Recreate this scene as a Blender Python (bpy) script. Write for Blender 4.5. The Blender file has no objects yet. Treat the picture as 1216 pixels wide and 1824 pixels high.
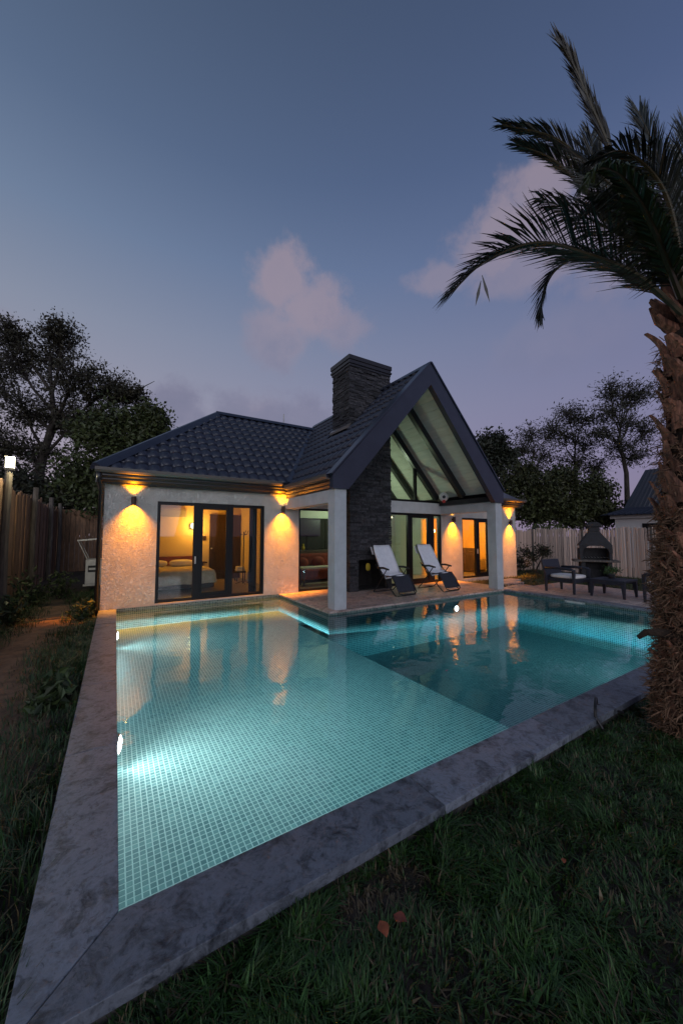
import bpy, bmesh, math, random
import numpy as np
from mathutils import Vector, Matrix

R = math.radians
C = bpy.context.scene.collection
SC = bpy.context.scene

# ------------------------------------------------------------------ camera
CAM_H, YAW, PITCH, FPX = 1.45, R(32), math.atan(41 / 642), 642.0
cam = bpy.data.objects.new('camera', bpy.data.cameras.new('camera'))
C.objects.link(cam)
cam.location = (0, 0, CAM_H)
cam.rotation_euler = (R(90) + PITCH, 0, -YAW)
cam.data.sensor_fit = 'VERTICAL'
cam.data.sensor_height = 36
cam.data.lens = 36 * FPX / 1824
cam.data.clip_start, cam.data.clip_end = 0.05, 2000
SC.camera = cam
_R = np.array([math.cos(YAW), -math.sin(YAW), 0])
_F = np.array([math.sin(YAW) * math.cos(PITCH), math.cos(YAW) * math.cos(PITCH), math.sin(PITCH)])
_U = np.cross(_R, _F)


def ray(px, py):
    return _F + _R * (px - 608) / FPX + _U * (912 - py) / FPX


def at(px, py, d):
    """surveyed point: d metres in front of the tripod"""
    return np.array([0, 0, CAM_H]) + ray(px, py) * d


# ------------------------------------------------------------------ world
W = bpy.data.worlds.new('World')
SC.world = W
W.use_nodes = True
SC.view_settings.view_transform = 'Standard'
SC.view_settings.look = 'None'
SC.view_settings.exposure = 0
SC.view_settings.gamma = 1
SC.view_settings.use_curve_mapping = False
SC.cycles.use_denoising = True
SC.cycles.max_bounces = 10
SC.cycles.transparent_max_bounces = 24
SC.cycles.sample_clamp_indirect = 6
SC.cycles.caustics_reflective = False
SC.cycles.caustics_refractive = False


class NT:
    """small node-tree writer"""

    def __init__(s, tree):
        s.t = tree
        s.n = tree.nodes
        s.l = tree.links

    def new(s, typ, ins=None, **kw):
        nd = s.n.new(typ)
        for k, v in kw.items():
            setattr(nd, k, v)
        for k, v in (ins or {}).items():
            s.put(nd.inputs[k], v)
        return nd

    def put(s, sock, v):
        if isinstance(v, bpy.types.NodeSocket):
            s.l.new(v, sock)
        elif isinstance(v, bpy.types.Node):
            s.l.new(v.outputs[0], sock)
        else:
            if isinstance(v, (tuple, list)) and len(v) == 3 and sock.type == 'RGBA':
                v = (*v, 1)
            sock.default_value = v

    def m(s, op, a, b=0.0, c=0.0, clamp=False):
        nd = s.n.new('ShaderNodeMath')
        nd.operation = op
        nd.use_clamp = clamp
        for i, v in enumerate((a, b, c)):
            s.put(nd.inputs[i], v)
        return nd.outputs[0]

    def vm(s, op, a, b=(0, 0, 0)):
        nd = s.n.new('ShaderNodeVectorMath')
        nd.operation = op
        s.put(nd.inputs[0], a)
        s.put(nd.inputs[1], b)
        return nd.outputs['Value'] if op in ('DOT_PRODUCT', 'LENGTH', 'DISTANCE') else nd.outputs[0]

    def mix(s, fac, a, b, blend='MIX'):
        nd = s.n.new('ShaderNodeMix')
        nd.data_type = 'RGBA'
        nd.blend_type = blend
        s.put(nd.inputs[0], fac)
        s.put(nd.inputs[6], a)
        s.put(nd.inputs[7], b)
        return nd.outputs[2]

    def ramp(s, fac, stops, interp='LINEAR'):
        nd = s.n.new('ShaderNodeValToRGB')
        cr = nd.color_ramp
        cr.interpolation = interp
        while len(cr.elements) < len(stops):
            cr.elements.new(0.5)
        for e, (p, c) in zip(cr.elements, stops):
            e.position = p
            e.color = (*c, 1) if len(c) == 3 else c
        s.put(nd.inputs[0], fac)
        return nd.outputs[0]

    def smooth(s, v, lo, hi):
        nd = s.n.new('ShaderNodeMapRange')
        nd.interpolation_type = 'SMOOTHSTEP'
        s.put(nd.inputs[0], v)
        nd.inputs[1].default_value, nd.inputs[2].default_value = lo, hi
        return nd.outputs[0]


def make_world():
    t = NT(W.node_tree)
    t.n.clear()
    out = t.new('ShaderNodeOutputWorld')
    sky = t.new('ShaderNodeTexSky', sky_type='NISHITA', sun_disc=False, sun_elevation=R(1.0),
                sun_rotation=R(212), altitude=100, air_density=1.0, dust_density=1.5, ozone_density=3.0)
    gen = t.new('ShaderNodeTexCoord').outputs['Generated']
    sep = t.new('ShaderNodeSeparateXYZ', {0: gen})
    z = sep.outputs[2]
    # dusk afterglow: slate blue overhead, lilac haze low down
    dusk = t.ramp(z, [(0.0, (0.36, 0.29, 0.39)), (0.16, (0.34, 0.285, 0.40)), (0.32, (0.295, 0.284, 0.392)), (0.46, (0.230, 0.254, 0.372)),
                      (0.60, (0.150, 0.200, 0.335)), (0.72, (0.098, 0.140, 0.252)), (0.86, (0.066, 0.096, 0.172)), (1, (0.055, 0.08, 0.145))])
    n1 = t.new('ShaderNodeTexNoise', {'Vector': gen, 'Scale': 12.0, 'Detail': 8.0, 'Roughness': 0.62})
    n2 = t.new('ShaderNodeTexNoise', {'Vector': gen, 'Scale': 3.2, 'Detail': 3.0, 'Roughness': 0.5})
    wob = t.m('MULTIPLY_ADD', n1.outputs[0], 1.9, -0.95)
    # (px, py, half width, half height, weight): banks of cloud by their bearing
    lumps = [(505, 505, 62, 62, 1), (545, 555, 85, 60, 1), (500, 600, 70, 70, .8), (600, 585, 60, 40, .7),
             (960, 350, 80, 60, .9), (930, 400, 115, 65, 1), (1040, 400, 110, 70, .95), (870, 450, 85, 45, .9), (790, 495, 75, 30, .75), (960, 470, 130, 45, .7), (1130, 430, 120, 90, .7),
             (310, 735, 75, 55, 1), (460, 740, 100, 52, 1), (390, 775, 200, 40, 1), (545, 748, 70, 48, .9), (0, 590, 60, 45, .55), (100, 700, 160, 40, .45), (1000, 600, 150, 60, .25)]
    dens = None
    for px, py, w, hh, wt in lumps:
        c = Vector(ray(px, py)).normalized()
        e1 = Vector((c.y, -c.x, 0)).normalized()
        e2 = e1.cross(c)
        k = 1 / Vector(ray(px, py)).length
        a = t.m('MULTIPLY', t.vm('DOT_PRODUCT', gen, tuple(e1)), FPX / (w * k))
        b = t.m('MULTIPLY', t.vm('DOT_PRODUCT', gen, tuple(e2)), FPX / (hh * k))
        d = t.m('SQRT', t.m('ADD', t.m('MULTIPLY', a, a), t.m('MULTIPLY', b, b)))
        front = t.m('GREATER_THAN', t.vm('DOT_PRODUCT', gen, tuple(c)), 0.3)
        v = t.m('MULTIPLY', t.smooth(t.m('ADD', d, wob), 1.18, 0.45), t.m('MULTIPLY', front, wt))
        dens = v if dens is None else t.m('MAXIMUM', dens, v)
    dens = t.m('MULTIPLY', dens, t.m('MULTIPLY_ADD', n2.outputs[0], 0.7, 0.45), clamp=True)
    ctint = t.ramp(t.m('MULTIPLY_ADD', n1.outputs[0], 0.35, z), [(0.34, (0.165, 0.165, 0.25)), (0.54, (0.24, 0.22, 0.31)), (0.70, (0.40, 0.31, 0.36)), (0.95, (0.45, 0.345, 0.385))])
    west = t.m('MULTIPLY_ADD', t.vm('DOT_PRODUCT', gen, (-0.93, 0.36, 0.0)), 0.36, 1.06)
    dusk = t.mix(1.0, dusk, t.new('ShaderNodeCombineXYZ', {0: west, 1: west, 2: t.m('MULTIPLY_ADD', west, 0.4, 0.6)}).outputs[0], 'MULTIPLY')
    col = t.mix(t.m('MULTIPLY', dens, 0.92), dusk, ctint)
    b1 = t.new('ShaderNodeBackground', {0: sky.outputs[0], 1: 0.05})
    b2 = t.new('ShaderNodeBackground', {0: col, 1: 0.82})
    add = t.new('ShaderNodeAddShader', {0: b1.outputs[0], 1: b2.outputs[0]})
    t.l.new(add.outputs[0], out.inputs[0])


make_world()
# the last glow of the western sky behind the camera: very soft and low
sun = bpy.data.objects.new('sun', bpy.data.lights.new('sun', 'SUN'))
C.objects.link(sun)
sun.data.energy = 1.25
sun.data.angle = R(60)
sun.data.color = (0.86, 0.90, 1.0)
sun.rotation_euler = (R(83), 0, R(-32 + 10))


# ------------------------------------------------------------------ materials
def mat(name, c1, c2=None, scale=6.0, rough=0.7, bump=0.0, bscale=None, metal=0.0, detail=5.0, spec=0.5, attr=False, stretch=None, emit=None):
    m = bpy.data.materials.new(name)
    m.use_nodes = True
    t = NT(m.node_tree)
    p = t.n['Principled BSDF']
    p.inputs['Roughness'].default_value = rough
    p.inputs['Metallic'].default_value = metal
    p.inputs['Specular IOR Level'].default_value = spec
    pos = t.new('ShaderNodeNewGeometry').outputs['Position']
    vec = t.vm('MULTIPLY', pos, stretch) if stretch else pos
    col = None
    if c2 is not None:
        n = t.new('ShaderNodeTexNoise', {'Vector': vec, 'Scale': scale, 'Detail': detail, 'Roughness': 0.6})
        col = t.mix(t.smooth(n.outputs[0], 0.32, 0.68), c1, c2)
    if attr:
        a = t.new('ShaderNodeAttribute', attribute_name='Col')
        col = t.mix(1.0, col if col is not None else c1, a.outputs[0], 'MULTIPLY')
    if col is None:
        p.inputs['Base Color'].default_value = (*c1, 1)
    else:
        t.l.new(col, p.inputs['Base Color'])
    if bump:
        bn = t.new('ShaderNodeTexNoise', {'Vector': vec, 'Scale': bscale or scale * 4, 'Detail': 6.0, 'Roughness': 0.65})
        bp = t.new('ShaderNodeBump', {'Strength': bump, 'Distance': 0.02, 'Height': bn.outputs[0]})
        t.l.new(bp.outputs[0], p.inputs['Normal'])
    if emit:
        p.inputs['Emission Color'].default_value = (*emit[0], 1)
        p.inputs['Emission Strength'].default_value = emit[1]
    return m


def per_object(m, lo=0.6, hi=1.3):
    """each piece its own shade"""
    t = NT(m.node_tree)
    p = t.n['Principled BSDF']
    r = t.new('ShaderNodeObjectInfo').outputs['Random']
    f = t.m('MULTIPLY_ADD', r, hi - lo, lo)
    s = p.inputs['Base Color']
    src = s.links[0].from_socket if s.links else tuple(s.default_value)
    g = t.new('ShaderNodeCombineXYZ', {0: f, 1: f, 2: f})
    t.l.new(t.mix(1.0, src, g.outputs[0], 'MULTIPLY'), s)
    return m


def stucco_mat():
    m = mat('stucco', (0.66, 0.635, 0.58), (0.56, 0.54, 0.49), 3.0, 0.9)
    t = NT(m.node_tree)
    p = t.n['Principled BSDF']
    pos = t.new('ShaderNodeNewGeometry').outputs['Position']
    n = t.new('ShaderNodeTexNoise', {'Vector': pos, 'Scale': 30.0, 'Detail': 3.0})
    v = t.new('ShaderNodeTexVoronoi', {'Vector': t.vm('ADD', t.vm('MULTIPLY', pos, (20, 20, 10)), t.vm('MULTIPLY', n.outputs[1], (2.2, 2.2, 2.2))), 'Scale': 1.0}, feature='DISTANCE_TO_EDGE')
    hgt = t.m('ADD', t.smooth(v.outputs[0], 0.0, 0.16), t.m('MULTIPLY', n.outputs[0], 0.7))
    b = t.new('ShaderNodeBump', {'Strength': 0.85, 'Distance': 0.014, 'Height': hgt})
    t.l.new(b.outputs[0], p.inputs['Normal'])
    return m


PITCH_T, GROUT = 0.036, 0.0066


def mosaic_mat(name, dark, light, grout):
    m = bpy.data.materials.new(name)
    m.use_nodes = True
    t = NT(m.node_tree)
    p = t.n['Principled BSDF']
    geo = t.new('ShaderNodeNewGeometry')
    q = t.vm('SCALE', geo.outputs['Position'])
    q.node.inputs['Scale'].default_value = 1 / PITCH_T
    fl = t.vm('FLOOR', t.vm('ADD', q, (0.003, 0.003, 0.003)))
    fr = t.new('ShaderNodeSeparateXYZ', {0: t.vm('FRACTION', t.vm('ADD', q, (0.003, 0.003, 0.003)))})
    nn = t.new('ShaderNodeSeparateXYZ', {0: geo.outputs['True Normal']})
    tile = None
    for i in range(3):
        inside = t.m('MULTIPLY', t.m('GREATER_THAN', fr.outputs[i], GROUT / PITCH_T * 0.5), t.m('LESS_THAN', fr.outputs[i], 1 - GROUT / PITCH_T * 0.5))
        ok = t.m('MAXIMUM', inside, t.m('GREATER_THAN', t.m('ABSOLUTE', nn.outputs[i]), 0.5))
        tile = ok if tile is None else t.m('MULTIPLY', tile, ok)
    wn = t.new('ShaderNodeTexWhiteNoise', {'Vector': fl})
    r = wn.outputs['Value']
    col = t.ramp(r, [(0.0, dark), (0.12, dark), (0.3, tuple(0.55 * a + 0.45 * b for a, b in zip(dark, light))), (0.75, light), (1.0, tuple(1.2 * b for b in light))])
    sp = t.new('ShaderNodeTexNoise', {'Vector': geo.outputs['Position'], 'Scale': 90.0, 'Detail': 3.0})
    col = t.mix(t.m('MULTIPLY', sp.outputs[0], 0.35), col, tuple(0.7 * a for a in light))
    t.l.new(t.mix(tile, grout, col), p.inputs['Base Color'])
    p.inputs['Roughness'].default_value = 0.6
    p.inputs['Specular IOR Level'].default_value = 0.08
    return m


def marble_mat(name, base, vein, rough=0.55, obj=True):
    m = bpy.data.materials.new(name)
    m.use_nodes = True
    t = NT(m.node_tree)
    p = t.n['Principled BSDF']
    pos = t.new('ShaderNodeNewGeometry').outputs['Position']
    if obj:
        rn = t.new('ShaderNodeObjectInfo').outputs['Random']
        pos2 = t.vm('ADD', pos, t.new('ShaderNodeCombineXYZ', {0: t.m('MULTIPLY', rn, 9.0), 1: t.m('MULTIPLY', rn, 5.0), 2: 0.0}).outputs[0])
    else:
        pos2 = pos
    n = t.new('ShaderNodeTexNoise', {'Vector': pos2, 'Scale': 6.5, 'Detail': 10.0, 'Roughness': 0.74, 'Distortion': 0.45})
    n2 = t.new('ShaderNodeTexNoise', {'Vector': pos2, 'Scale': 22.0, 'Detail': 6.0, 'Roughness': 0.7, 'Distortion': 1.2})
    c = t.ramp(n.outputs[0], [(0.34, vein), (0.455, tuple(.8 * b for b in base)), (0.53, tuple(1.35 * b for b in base)), (0.62, tuple(.9 * b for b in base)), (0.72, tuple(0.5 * b for b in base))])
    c = t.mix(t.m('MULTIPLY', t.smooth(n2.outputs[0], 0.5, 0.72), 0.55), c, tuple(1.7 * b for b in base))
    c = t.mix(t.m('MULTIPLY', t.smooth(n2.outputs[0], 0.46, 0.34), 0.6), c, vein)
    if obj:
        f = t.m('MULTIPLY_ADD', rn, 0.4, 0.8)
        c = t.mix(1.0, c, t.new('ShaderNodeCombineXYZ', {0: f, 1: f, 2: f}).outputs[0], 'MULTIPLY')
    t.l.new(c, p.inputs['Base Color'])
    p.inputs['Roughness'].default_value = rough
    b = t.new('ShaderNodeBump', {'Strength': 0.35, 'Distance': 0.01, 'Height': n2.outputs[0]})
    t.l.new(b.outputs[0], p.inputs['Normal'])
    return m


def water_mat():
    m = bpy.data.materials.new('pool_water')
    m.use_nodes = True
    t = NT(m.node_tree)
    t.n.clear()
    out = t.new('ShaderNodeOutputMaterial')
    geo = t.new('ShaderNodeNewGeometry')
    pos = geo.outputs['Position']
    n = t.new('ShaderNodeTexNoise', {'Vector': pos, 'Scale': 7.0, 'Detail': 2.0, 'Roughness': 0.45})
    n2 = t.new('ShaderNodeTexNoise', {'Vector': pos, 'Scale': 2.2, 'Detail': 1.0})
    hgt = t.m('MULTIPLY_ADD', n2.outputs[0], 0.8, t.m('MULTIPLY', n.outputs[0], 0.35))
    b = t.new('ShaderNodeBump', {'Strength': 0.13, 'Distance': 0.05, 'Height': hgt})
    fr = t.new('ShaderNodeFresnel', {'IOR': 1.33, 'Normal': b.outputs[0]})
    fac = fr.outputs[0]
    tr = t.new('ShaderNodeBsdfTransparent', {0: (0.96, 0.985, 0.985)})
    gl = t.new('ShaderNodeBsdfGlossy', {'Color': (1, 1, 1), 'Roughness': 0.015, 'Normal': b.outputs[0]})
    mx = t.new('ShaderNodeMixShader', {0: fac, 1: tr.outputs[0], 2: gl.outputs[0]})
    t.l.new(mx.outputs[0], out.inputs[0])
    ab = t.new('ShaderNodeVolumeAbsorption', {'Color': (0.36, 0.63, 0.68), 'Density': 0.78})
    t.l.new(ab.outputs[0], out.inputs[1])
    return m


def glass_mat():
    m = bpy.data.materials.new('window_glass')
    m.use_nodes = True
    t = NT(m.node_tree)
    t.n.clear()
    out = t.new('ShaderNodeOutputMaterial')
    lw = t.new('ShaderNodeFresnel', {'IOR': 1.5})
    tr = t.new('ShaderNodeBsdfTransparent', {0: (0.86, 0.9, 0.88)})
    gl = t.new('ShaderNodeBsdfGlossy', {'Color': (1, 1, 1), 'Roughness': 0.01})
    bf = t.new('ShaderNodeNewGeometry').outputs['Backfacing']
    fac = t.m('MULTIPLY', t.m('MULTIPLY', lw.outputs[0], 1.5, clamp=True), t.m('SUBTRACT', 1.0, bf))
    mx = t.new('ShaderNodeMixShader', {0: fac, 1: tr.outputs[0], 2: gl.outputs[0]})
    t.l.new(mx.outputs[0], out.inputs[0])
    return m


def leaf_mat(name, c, rough=0.6):
    m = mat(name, c, None, rough=rough, attr=True)
    return m


def emis(name, col, s):
    m = bpy.data.materials.new(name)
    m.use_nodes = True
    t = NT(m.node_tree)
    t.n.clear()
    e = t.new('ShaderNodeEmission', {0: col, 1: s})
    t.l.new(e.outputs[0], t.new('ShaderNodeOutputMaterial').inputs[0])
    return m


M = dict(
    stucco=stucco_mat(),
    white=mat('white_render', (0.54, 0.55, 0.56), (0.47, 0.48, 0.49), 4, 0.85, 0.25, 60),
    roof=mat('painted_steel_roof', (0.034, 0.040, 0.062), (0.026, 0.031, 0.05), 3, 0.33, 0.06, 40),
    dark=mat('dark_fascia', (0.024, 0.024, 0.028), (0.018, 0.018, 0.021), 5, 0.34, 0.03, 40),
    gutter=mat('gutter_metal', (0.20, 0.18, 0.165), None, rough=0.36, metal=0.6),
    frame=mat('black_aluminium', (0.006, 0.006, 0.007), None, rough=0.4, spec=0.3),
    plank=mat('white_board', (0.60, 0.62, 0.58), (0.52, 0.54, 0.50), 3, 0.65, 0.15, 30, stretch=(4, 0.6, 4)),
    stone=per_object(mat('slate_ledgestone', (0.062, 0.059, 0.063), (0.02, 0.02, 0.025), 14, 0.8, 0.8, 45), 0.45, 1.5),
    stonefill=mat('slate_ledgestone_dark', (0.05, 0.05, 0.055), (0.018, 0.018, 0.023), 16, 0.85, 0.8, 45, attr=True),
    soot_dark=mat('hearth_soot_room_dark', (0.012, 0.011, 0.011), (0.02, 0.018, 0.017), 8, 0.95),  # hearth soot, and the near-black of the added cabinet wall
    glass=glass_mat(),
    water=water_mat(),
    mosaic=mosaic_mat('pool_mosaic', (0.16, 0.275, 0.285), (0.25, 0.385, 0.38), (0.72, 0.80, 0.77)),
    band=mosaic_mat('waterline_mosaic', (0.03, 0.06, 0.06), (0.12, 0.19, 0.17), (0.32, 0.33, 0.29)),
    grout=mat('tile_grout', (0.72, 0.80, 0.77), (0.66, 0.75, 0.72), 30, 0.7),
    coping=marble_mat('grey_marble', (0.150, 0.168, 0.200), (0.018, 0.021, 0.028), 0.4),
    paving=marble_mat('travertine', (0.50, 0.38, 0.33), (0.22, 0.15, 0.125), 0.36),
    joint=mat('joint_mortar', (0.09, 0.085, 0.08), (0.06, 0.055, 0.05), 20, 0.95),
    soil=mat('soil', (0.06, 0.042, 0.03), (0.03, 0.026, 0.016), 2.5, 0.95, 0.8, 14),
    dirt=mat('bare_dirt', (0.20, 0.115, 0.07), (0.10, 0.06, 0.038), 7, 0.95, 0.9, 25),
    grass=leaf_mat('grass_blade', (1, 1, 1), 0.55),
    leaf=leaf_mat('tree_leaf', (1, 1, 1), 0.6),
    bark=mat('bark', (0.05, 0.04, 0.032), (0.025, 0.02, 0.017), 9, 0.9, 0.7, 30, stretch=(1, 1, 0.3)),
    frond=leaf_mat('palm_leaflet', (1, 1, 1), 0.42),
    rachis=mat('palm_midrib', (0.16, 0.12, 0.035), (0.09, 0.075, 0.025), 6, 0.5),
    boot=per_object(mat('palm_leaf_base', (0.38, 0.175, 0.11), (0.10, 0.05, 0.034), 12, 0.8, 0.7, 40, stretch=(3, 3, 0.6)), 0.5, 1.45),
    fibre=leaf_mat('palm_fibre', (1, 1, 1), 0.85),
    palmcore=mat('palm_core', (0.05, 0.03, 0.018), (0.02, 0.013, 0.009), 14, 0.95, 1.0, 30),
    slab=per_object(mat('weathered_board', (0.34, 0.19, 0.11), (0.15, 0.095, 0.065), 5, 0.9, 0.6, 25, stretch=(6, 6, 0.5)), 0.55, 1.25),
    post=mat('grey_post', (0.16, 0.14, 0.12), (0.075, 0.065, 0.058), 6, 0.9, 0.6, 25, stretch=(4, 4, 0.4)),
    cane=leaf_mat('bamboo_cane', (1, 1, 1), 0.7),
    wood=mat('dark_wood', (0.07, 0.04, 0.025), (0.035, 0.022, 0.015), 5, 0.5, 0.1, 30, stretch=(6, 6, 0.5)),
    bedroom=mat('bedroom_plaster', (0.72, 0.58, 0.33), None, rough=0.9),
    amber=mat('amber_plaster', (0.75, 0.55, 0.25), None, rough=0.9),
    living=mat('living_plaster', (0.55, 0.56, 0.47), None, rough=0.9),
    floor=mat('interior_tile', (0.30, 0.25, 0.18), (0.24, 0.2, 0.15), 3, 0.3),
    linen=mat('bed_linen', (0.62, 0.55, 0.42), (0.5, 0.44, 0.33), 14, 0.9, 0.5, 30),
    pillow=mat('pillow_cotton', (0.72, 0.66, 0.54), None, rough=0.95),
    redwood=mat('red_headboard', (0.22, 0.05, 0.025), (0.14, 0.03, 0.02), 5, 0.5),
    red=mat('red_upholstery', (0.20, 0.028, 0.014), (0.12, 0.02, 0.011), 9, 0.9),
    towel=mat('white_towel', (0.84, 0.85, 0.89), (0.76, 0.77, 0.82), 12, 0.95, 0.4, 120),
    mesh=mat('black_textile', (0.028, 0.03, 0.042), (0.02, 0.022, 0.03), 40, 0.7),
    tube=mat('black_tube', (0.012, 0.012, 0.013), None, rough=0.35),
    resin=mat('navy_resin', (0.022, 0.024, 0.036), (0.016, 0.018, 0.028), 20, 0.5, 0.3, 70),
    cushion=mat('cream_cushion', (0.80, 0.77, 0.73), (0.70, 0.67, 0.64), 10, 0.95, 0.3, 60),
    bbq=mat('dark_concrete', (0.035, 0.036, 0.04), (0.022, 0.023, 0.026), 9, 0.85, 0.5, 40),
    ac=mat('white_metal_case', (0.55, 0.55, 0.53), (0.45, 0.45, 0.44), 6, 0.5),
    terracotta=mat('plant_pot', (0.05, 0.05, 0.055), None, rough=0.6),
    plastic=mat('white_plastic', (0.5, 0.5, 0.5), None, rough=0.4),
    redpl=mat('red_plastic', (0.5, 0.03, 0.02), None, rough=0.4),
    bronze=mat('dark_bronze', (0.05, 0.022, 0.012), None, rough=0.5),
    yellow=mat('yellow_pouch', (0.4, 0.3, 0.02), None, rough=0.7),
    autumn=mat('dry_leaf', (0.38, 0.10, 0.04), (0.25, 0.07, 0.03), 40, 0.8),
    petal=mat('pink_petal', (0.6, 0.25, 0.3), None, rough=0.7),
    rubber=mat('black_hose', (0.012, 0.012, 0.013), None, rough=0.5),
    neighbor=mat('neighbour_render', (0.62, 0.60, 0.60), None, rough=0.9),
    lens_amber=emis('amber_lens', (1, 0.62, 0.16), 30),
    lens_white=emis('pool_lens', (0.92, 1, 1), 22),
    lens_post=emis('post_lens', (1.0, 0.93, 0.66), 5),
    lens_warm=emis('warm_lens', (1, 0.85, 0.5), 4),
    bulb=emis('bulb_filament', (1, 0.75, 0.3), 14),
)


# ------------------------------------------------------------------ mesh helpers
WL = {}


def _link(o, parent):
    C.objects.link(o)
    if parent is not None:
        o.parent = parent
    return o


class MB:
    def __init__(s):
        s.v, s.f, s.c = [], [], []

    def add(s, vs, fs, col=None):
        b = len(s.v)
        s.v += [tuple(map(float, p)) for p in vs]
        s.f += [tuple(i + b for i in f) for f in fs]
        if col is not None:
            s.c += [col] * len(vs)
        return s

    def box(s, x0, x1, y0, y1, z0, z1, col=None):
        vs = [(x, y, z) for z in (z0, z1) for y in (y0, y1) for x in (x0, x1)]
        return s.add(vs, [(0, 2, 3, 1), (4, 5, 7, 6), (0, 1, 5, 4), (2, 6, 7, 3), (0, 4, 6, 2), (1, 3, 7, 5)], col)

    def obox(s, c, ax, ay, az, hx, hy, hz, col=None):
        c, ax, ay, az = map(np.array, (c, ax, ay, az))
        vs = [c + ax * hx * i + ay * hy * j + az * hz * k for k in (-1, 1) for j in (-1, 1) for i in (-1, 1)]
        return s.add(vs, [(0, 2, 3, 1), (4, 5, 7, 6), (0, 1, 5, 4), (2, 6, 7, 3), (0, 4, 6, 2), (1, 3, 7, 5)], col)

    def prism(s, poly, axis, a, b, col=None):
        """extrude a polygon (2-D points) between a and b on an axis: y -> (x,z) points, x -> (y,z), z -> (x,y)"""
        n = len(poly)
        put = {'y': lambda p, t: (p[0], t, p[1]), 'x': lambda p, t: (t, p[0], p[1]), 'z': lambda p, t: (p[0], p[1], t)}[axis]
        vs = [put(p, a) for p in poly] + [put(p, b) for p in poly]
        fs = [tuple(range(n))[::-1], tuple(range(n, 2 * n))] + [(i, (i + 1) % n, (i + 1) % n + n, i + n) for i in range(n)]
        return s.add(vs, fs, col)

    def slab(s, poly, nrm, t, col=None):
        """3-D polygon thickened by t along nrm"""
        n = len(poly)
        nrm = np.array(nrm, float)
        vs = [np.array(p, float) for p in poly] + [np.array(p, float) + nrm * t for p in poly]
        fs = [tuple(range(n)), tuple(range(2 * n - 1, n - 1, -1))] + [(i, i + n, (i + 1) % n + n, (i + 1) % n) for i in range(n)]
        return s.add(vs, fs, col)

    def tube(s, pts, rad, n=8, cap=True, col=None):
        pts = [np.array(p, float) for p in pts]
        rad = rad if isinstance(rad, (list, tuple)) else [rad] * len(pts)
        vs, fs = [], []
        prev = None
        for i, p in enumerate(pts):
            d = pts[min(i + 1, len(pts) - 1)] - pts[max(i - 1, 0)]
            d = d / (np.linalg.norm(d) + 1e-9)
            if prev is None:
                u = np.cross(d, (0, 0, 1) if abs(d[2]) < 0.9 else (1, 0, 0))
            else:
                u = prev - d * (prev @ d)
            u /= np.linalg.norm(u) + 1e-9
            prev = u
            w = np.cross(d, u)
            vs += [p + (u * math.cos(2 * math.pi * k / n) + w * math.sin(2 * math.pi * k / n)) * rad[i] for k in range(n)]
        for i in range(len(pts) - 1):
            fs += [(i * n + k, i * n + (k + 1) % n, (i + 1) * n + (k + 1) % n, (i + 1) * n + k) for k in range(n)]
        if cap:
            fs += [tuple(range(n))[::-1], tuple(range((len(pts) - 1) * n, len(pts) * n))]
        return s.add(vs, fs, col)

    def lathe(s, prof, c=(0, 0, 0), n=20, col=None):
        vs = [(c[0] + r * math.cos(2 * math.pi * k / n), c[1] + r * math.sin(2 * math.pi * k / n), c[2] + z) for r, z in prof for k in range(n)]
        fs = [(i * n + k, i * n + (k + 1) % n, (i + 1) * n + (k + 1) % n, (i + 1) * n + k) for i in range(len(prof) - 1) for k in range(n)]
        fs += [tuple(range(n))[::-1], tuple(range((len(prof) - 1) * n, len(prof) * n))]
        return s.add(vs, fs, col)

    def ball(s, c, rx, ry, rz, n=14, rings=8, e=1.0, col=None):
        sg = lambda x: math.copysign(abs(x) ** e, x)
        prof = []
        vs, fs = [], []
        for i in range(rings + 1):
            a = -math.pi / 2 + math.pi * i / rings
            for k in range(n):
                b = 2 * math.pi * k / n
                vs.append((c[0] + rx * sg(math.cos(a)) * sg(math.cos(b)), c[1] + ry * sg(math.cos(a)) * sg(math.sin(b)), c[2] + rz * sg(math.sin(a))))
        fs = [(i * n + k, i * n + (k + 1) % n, (i + 1) * n + (k + 1) % n, (i + 1) * n + k) for i in range(rings) for k in range(n)]
        return s.add(vs, fs, col)

    def build(s, name, m, parent=None, smooth=False, bevel=0.0, fix=True):
        off = np.array(WL.get(parent.name, (0, 0, 0)) if parent else (0, 0, 0), float)
        me = bpy.data.meshes.new(name)
        me.from_pydata([tuple(np.array(p) - off) for p in s.v], [], s.f)
        if s.c:
            ca = me.color_attributes.new('Col', 'FLOAT_COLOR', 'POINT')
            ca.data.foreach_set('color', np.array([(*c, 1) for c in s.c], np.float32).ravel())
        if fix or bevel:
            bm = bmesh.new()
            bm.from_mesh(me)
            if fix:
                bmesh.ops.recalc_face_normals(bm, faces=bm.faces)
            if bevel:
                es = [e for e in bm.edges if e.calc_face_angle(0) > 0.6]
                bmesh.ops.bevel(bm, geom=es, offset=bevel, segments=2, affect='EDGES', profile=0.5)
            bm.to_mesh(me)
            bm.free()
        me.materials.append(m)
        if smooth:
            me.polygons.foreach_set('use_smooth', [True] * len(me.polygons))
        o = bpy.data.objects.new(name, me)
        _link(o, parent)
        WL[o.name] = tuple(off)
        return o


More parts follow.
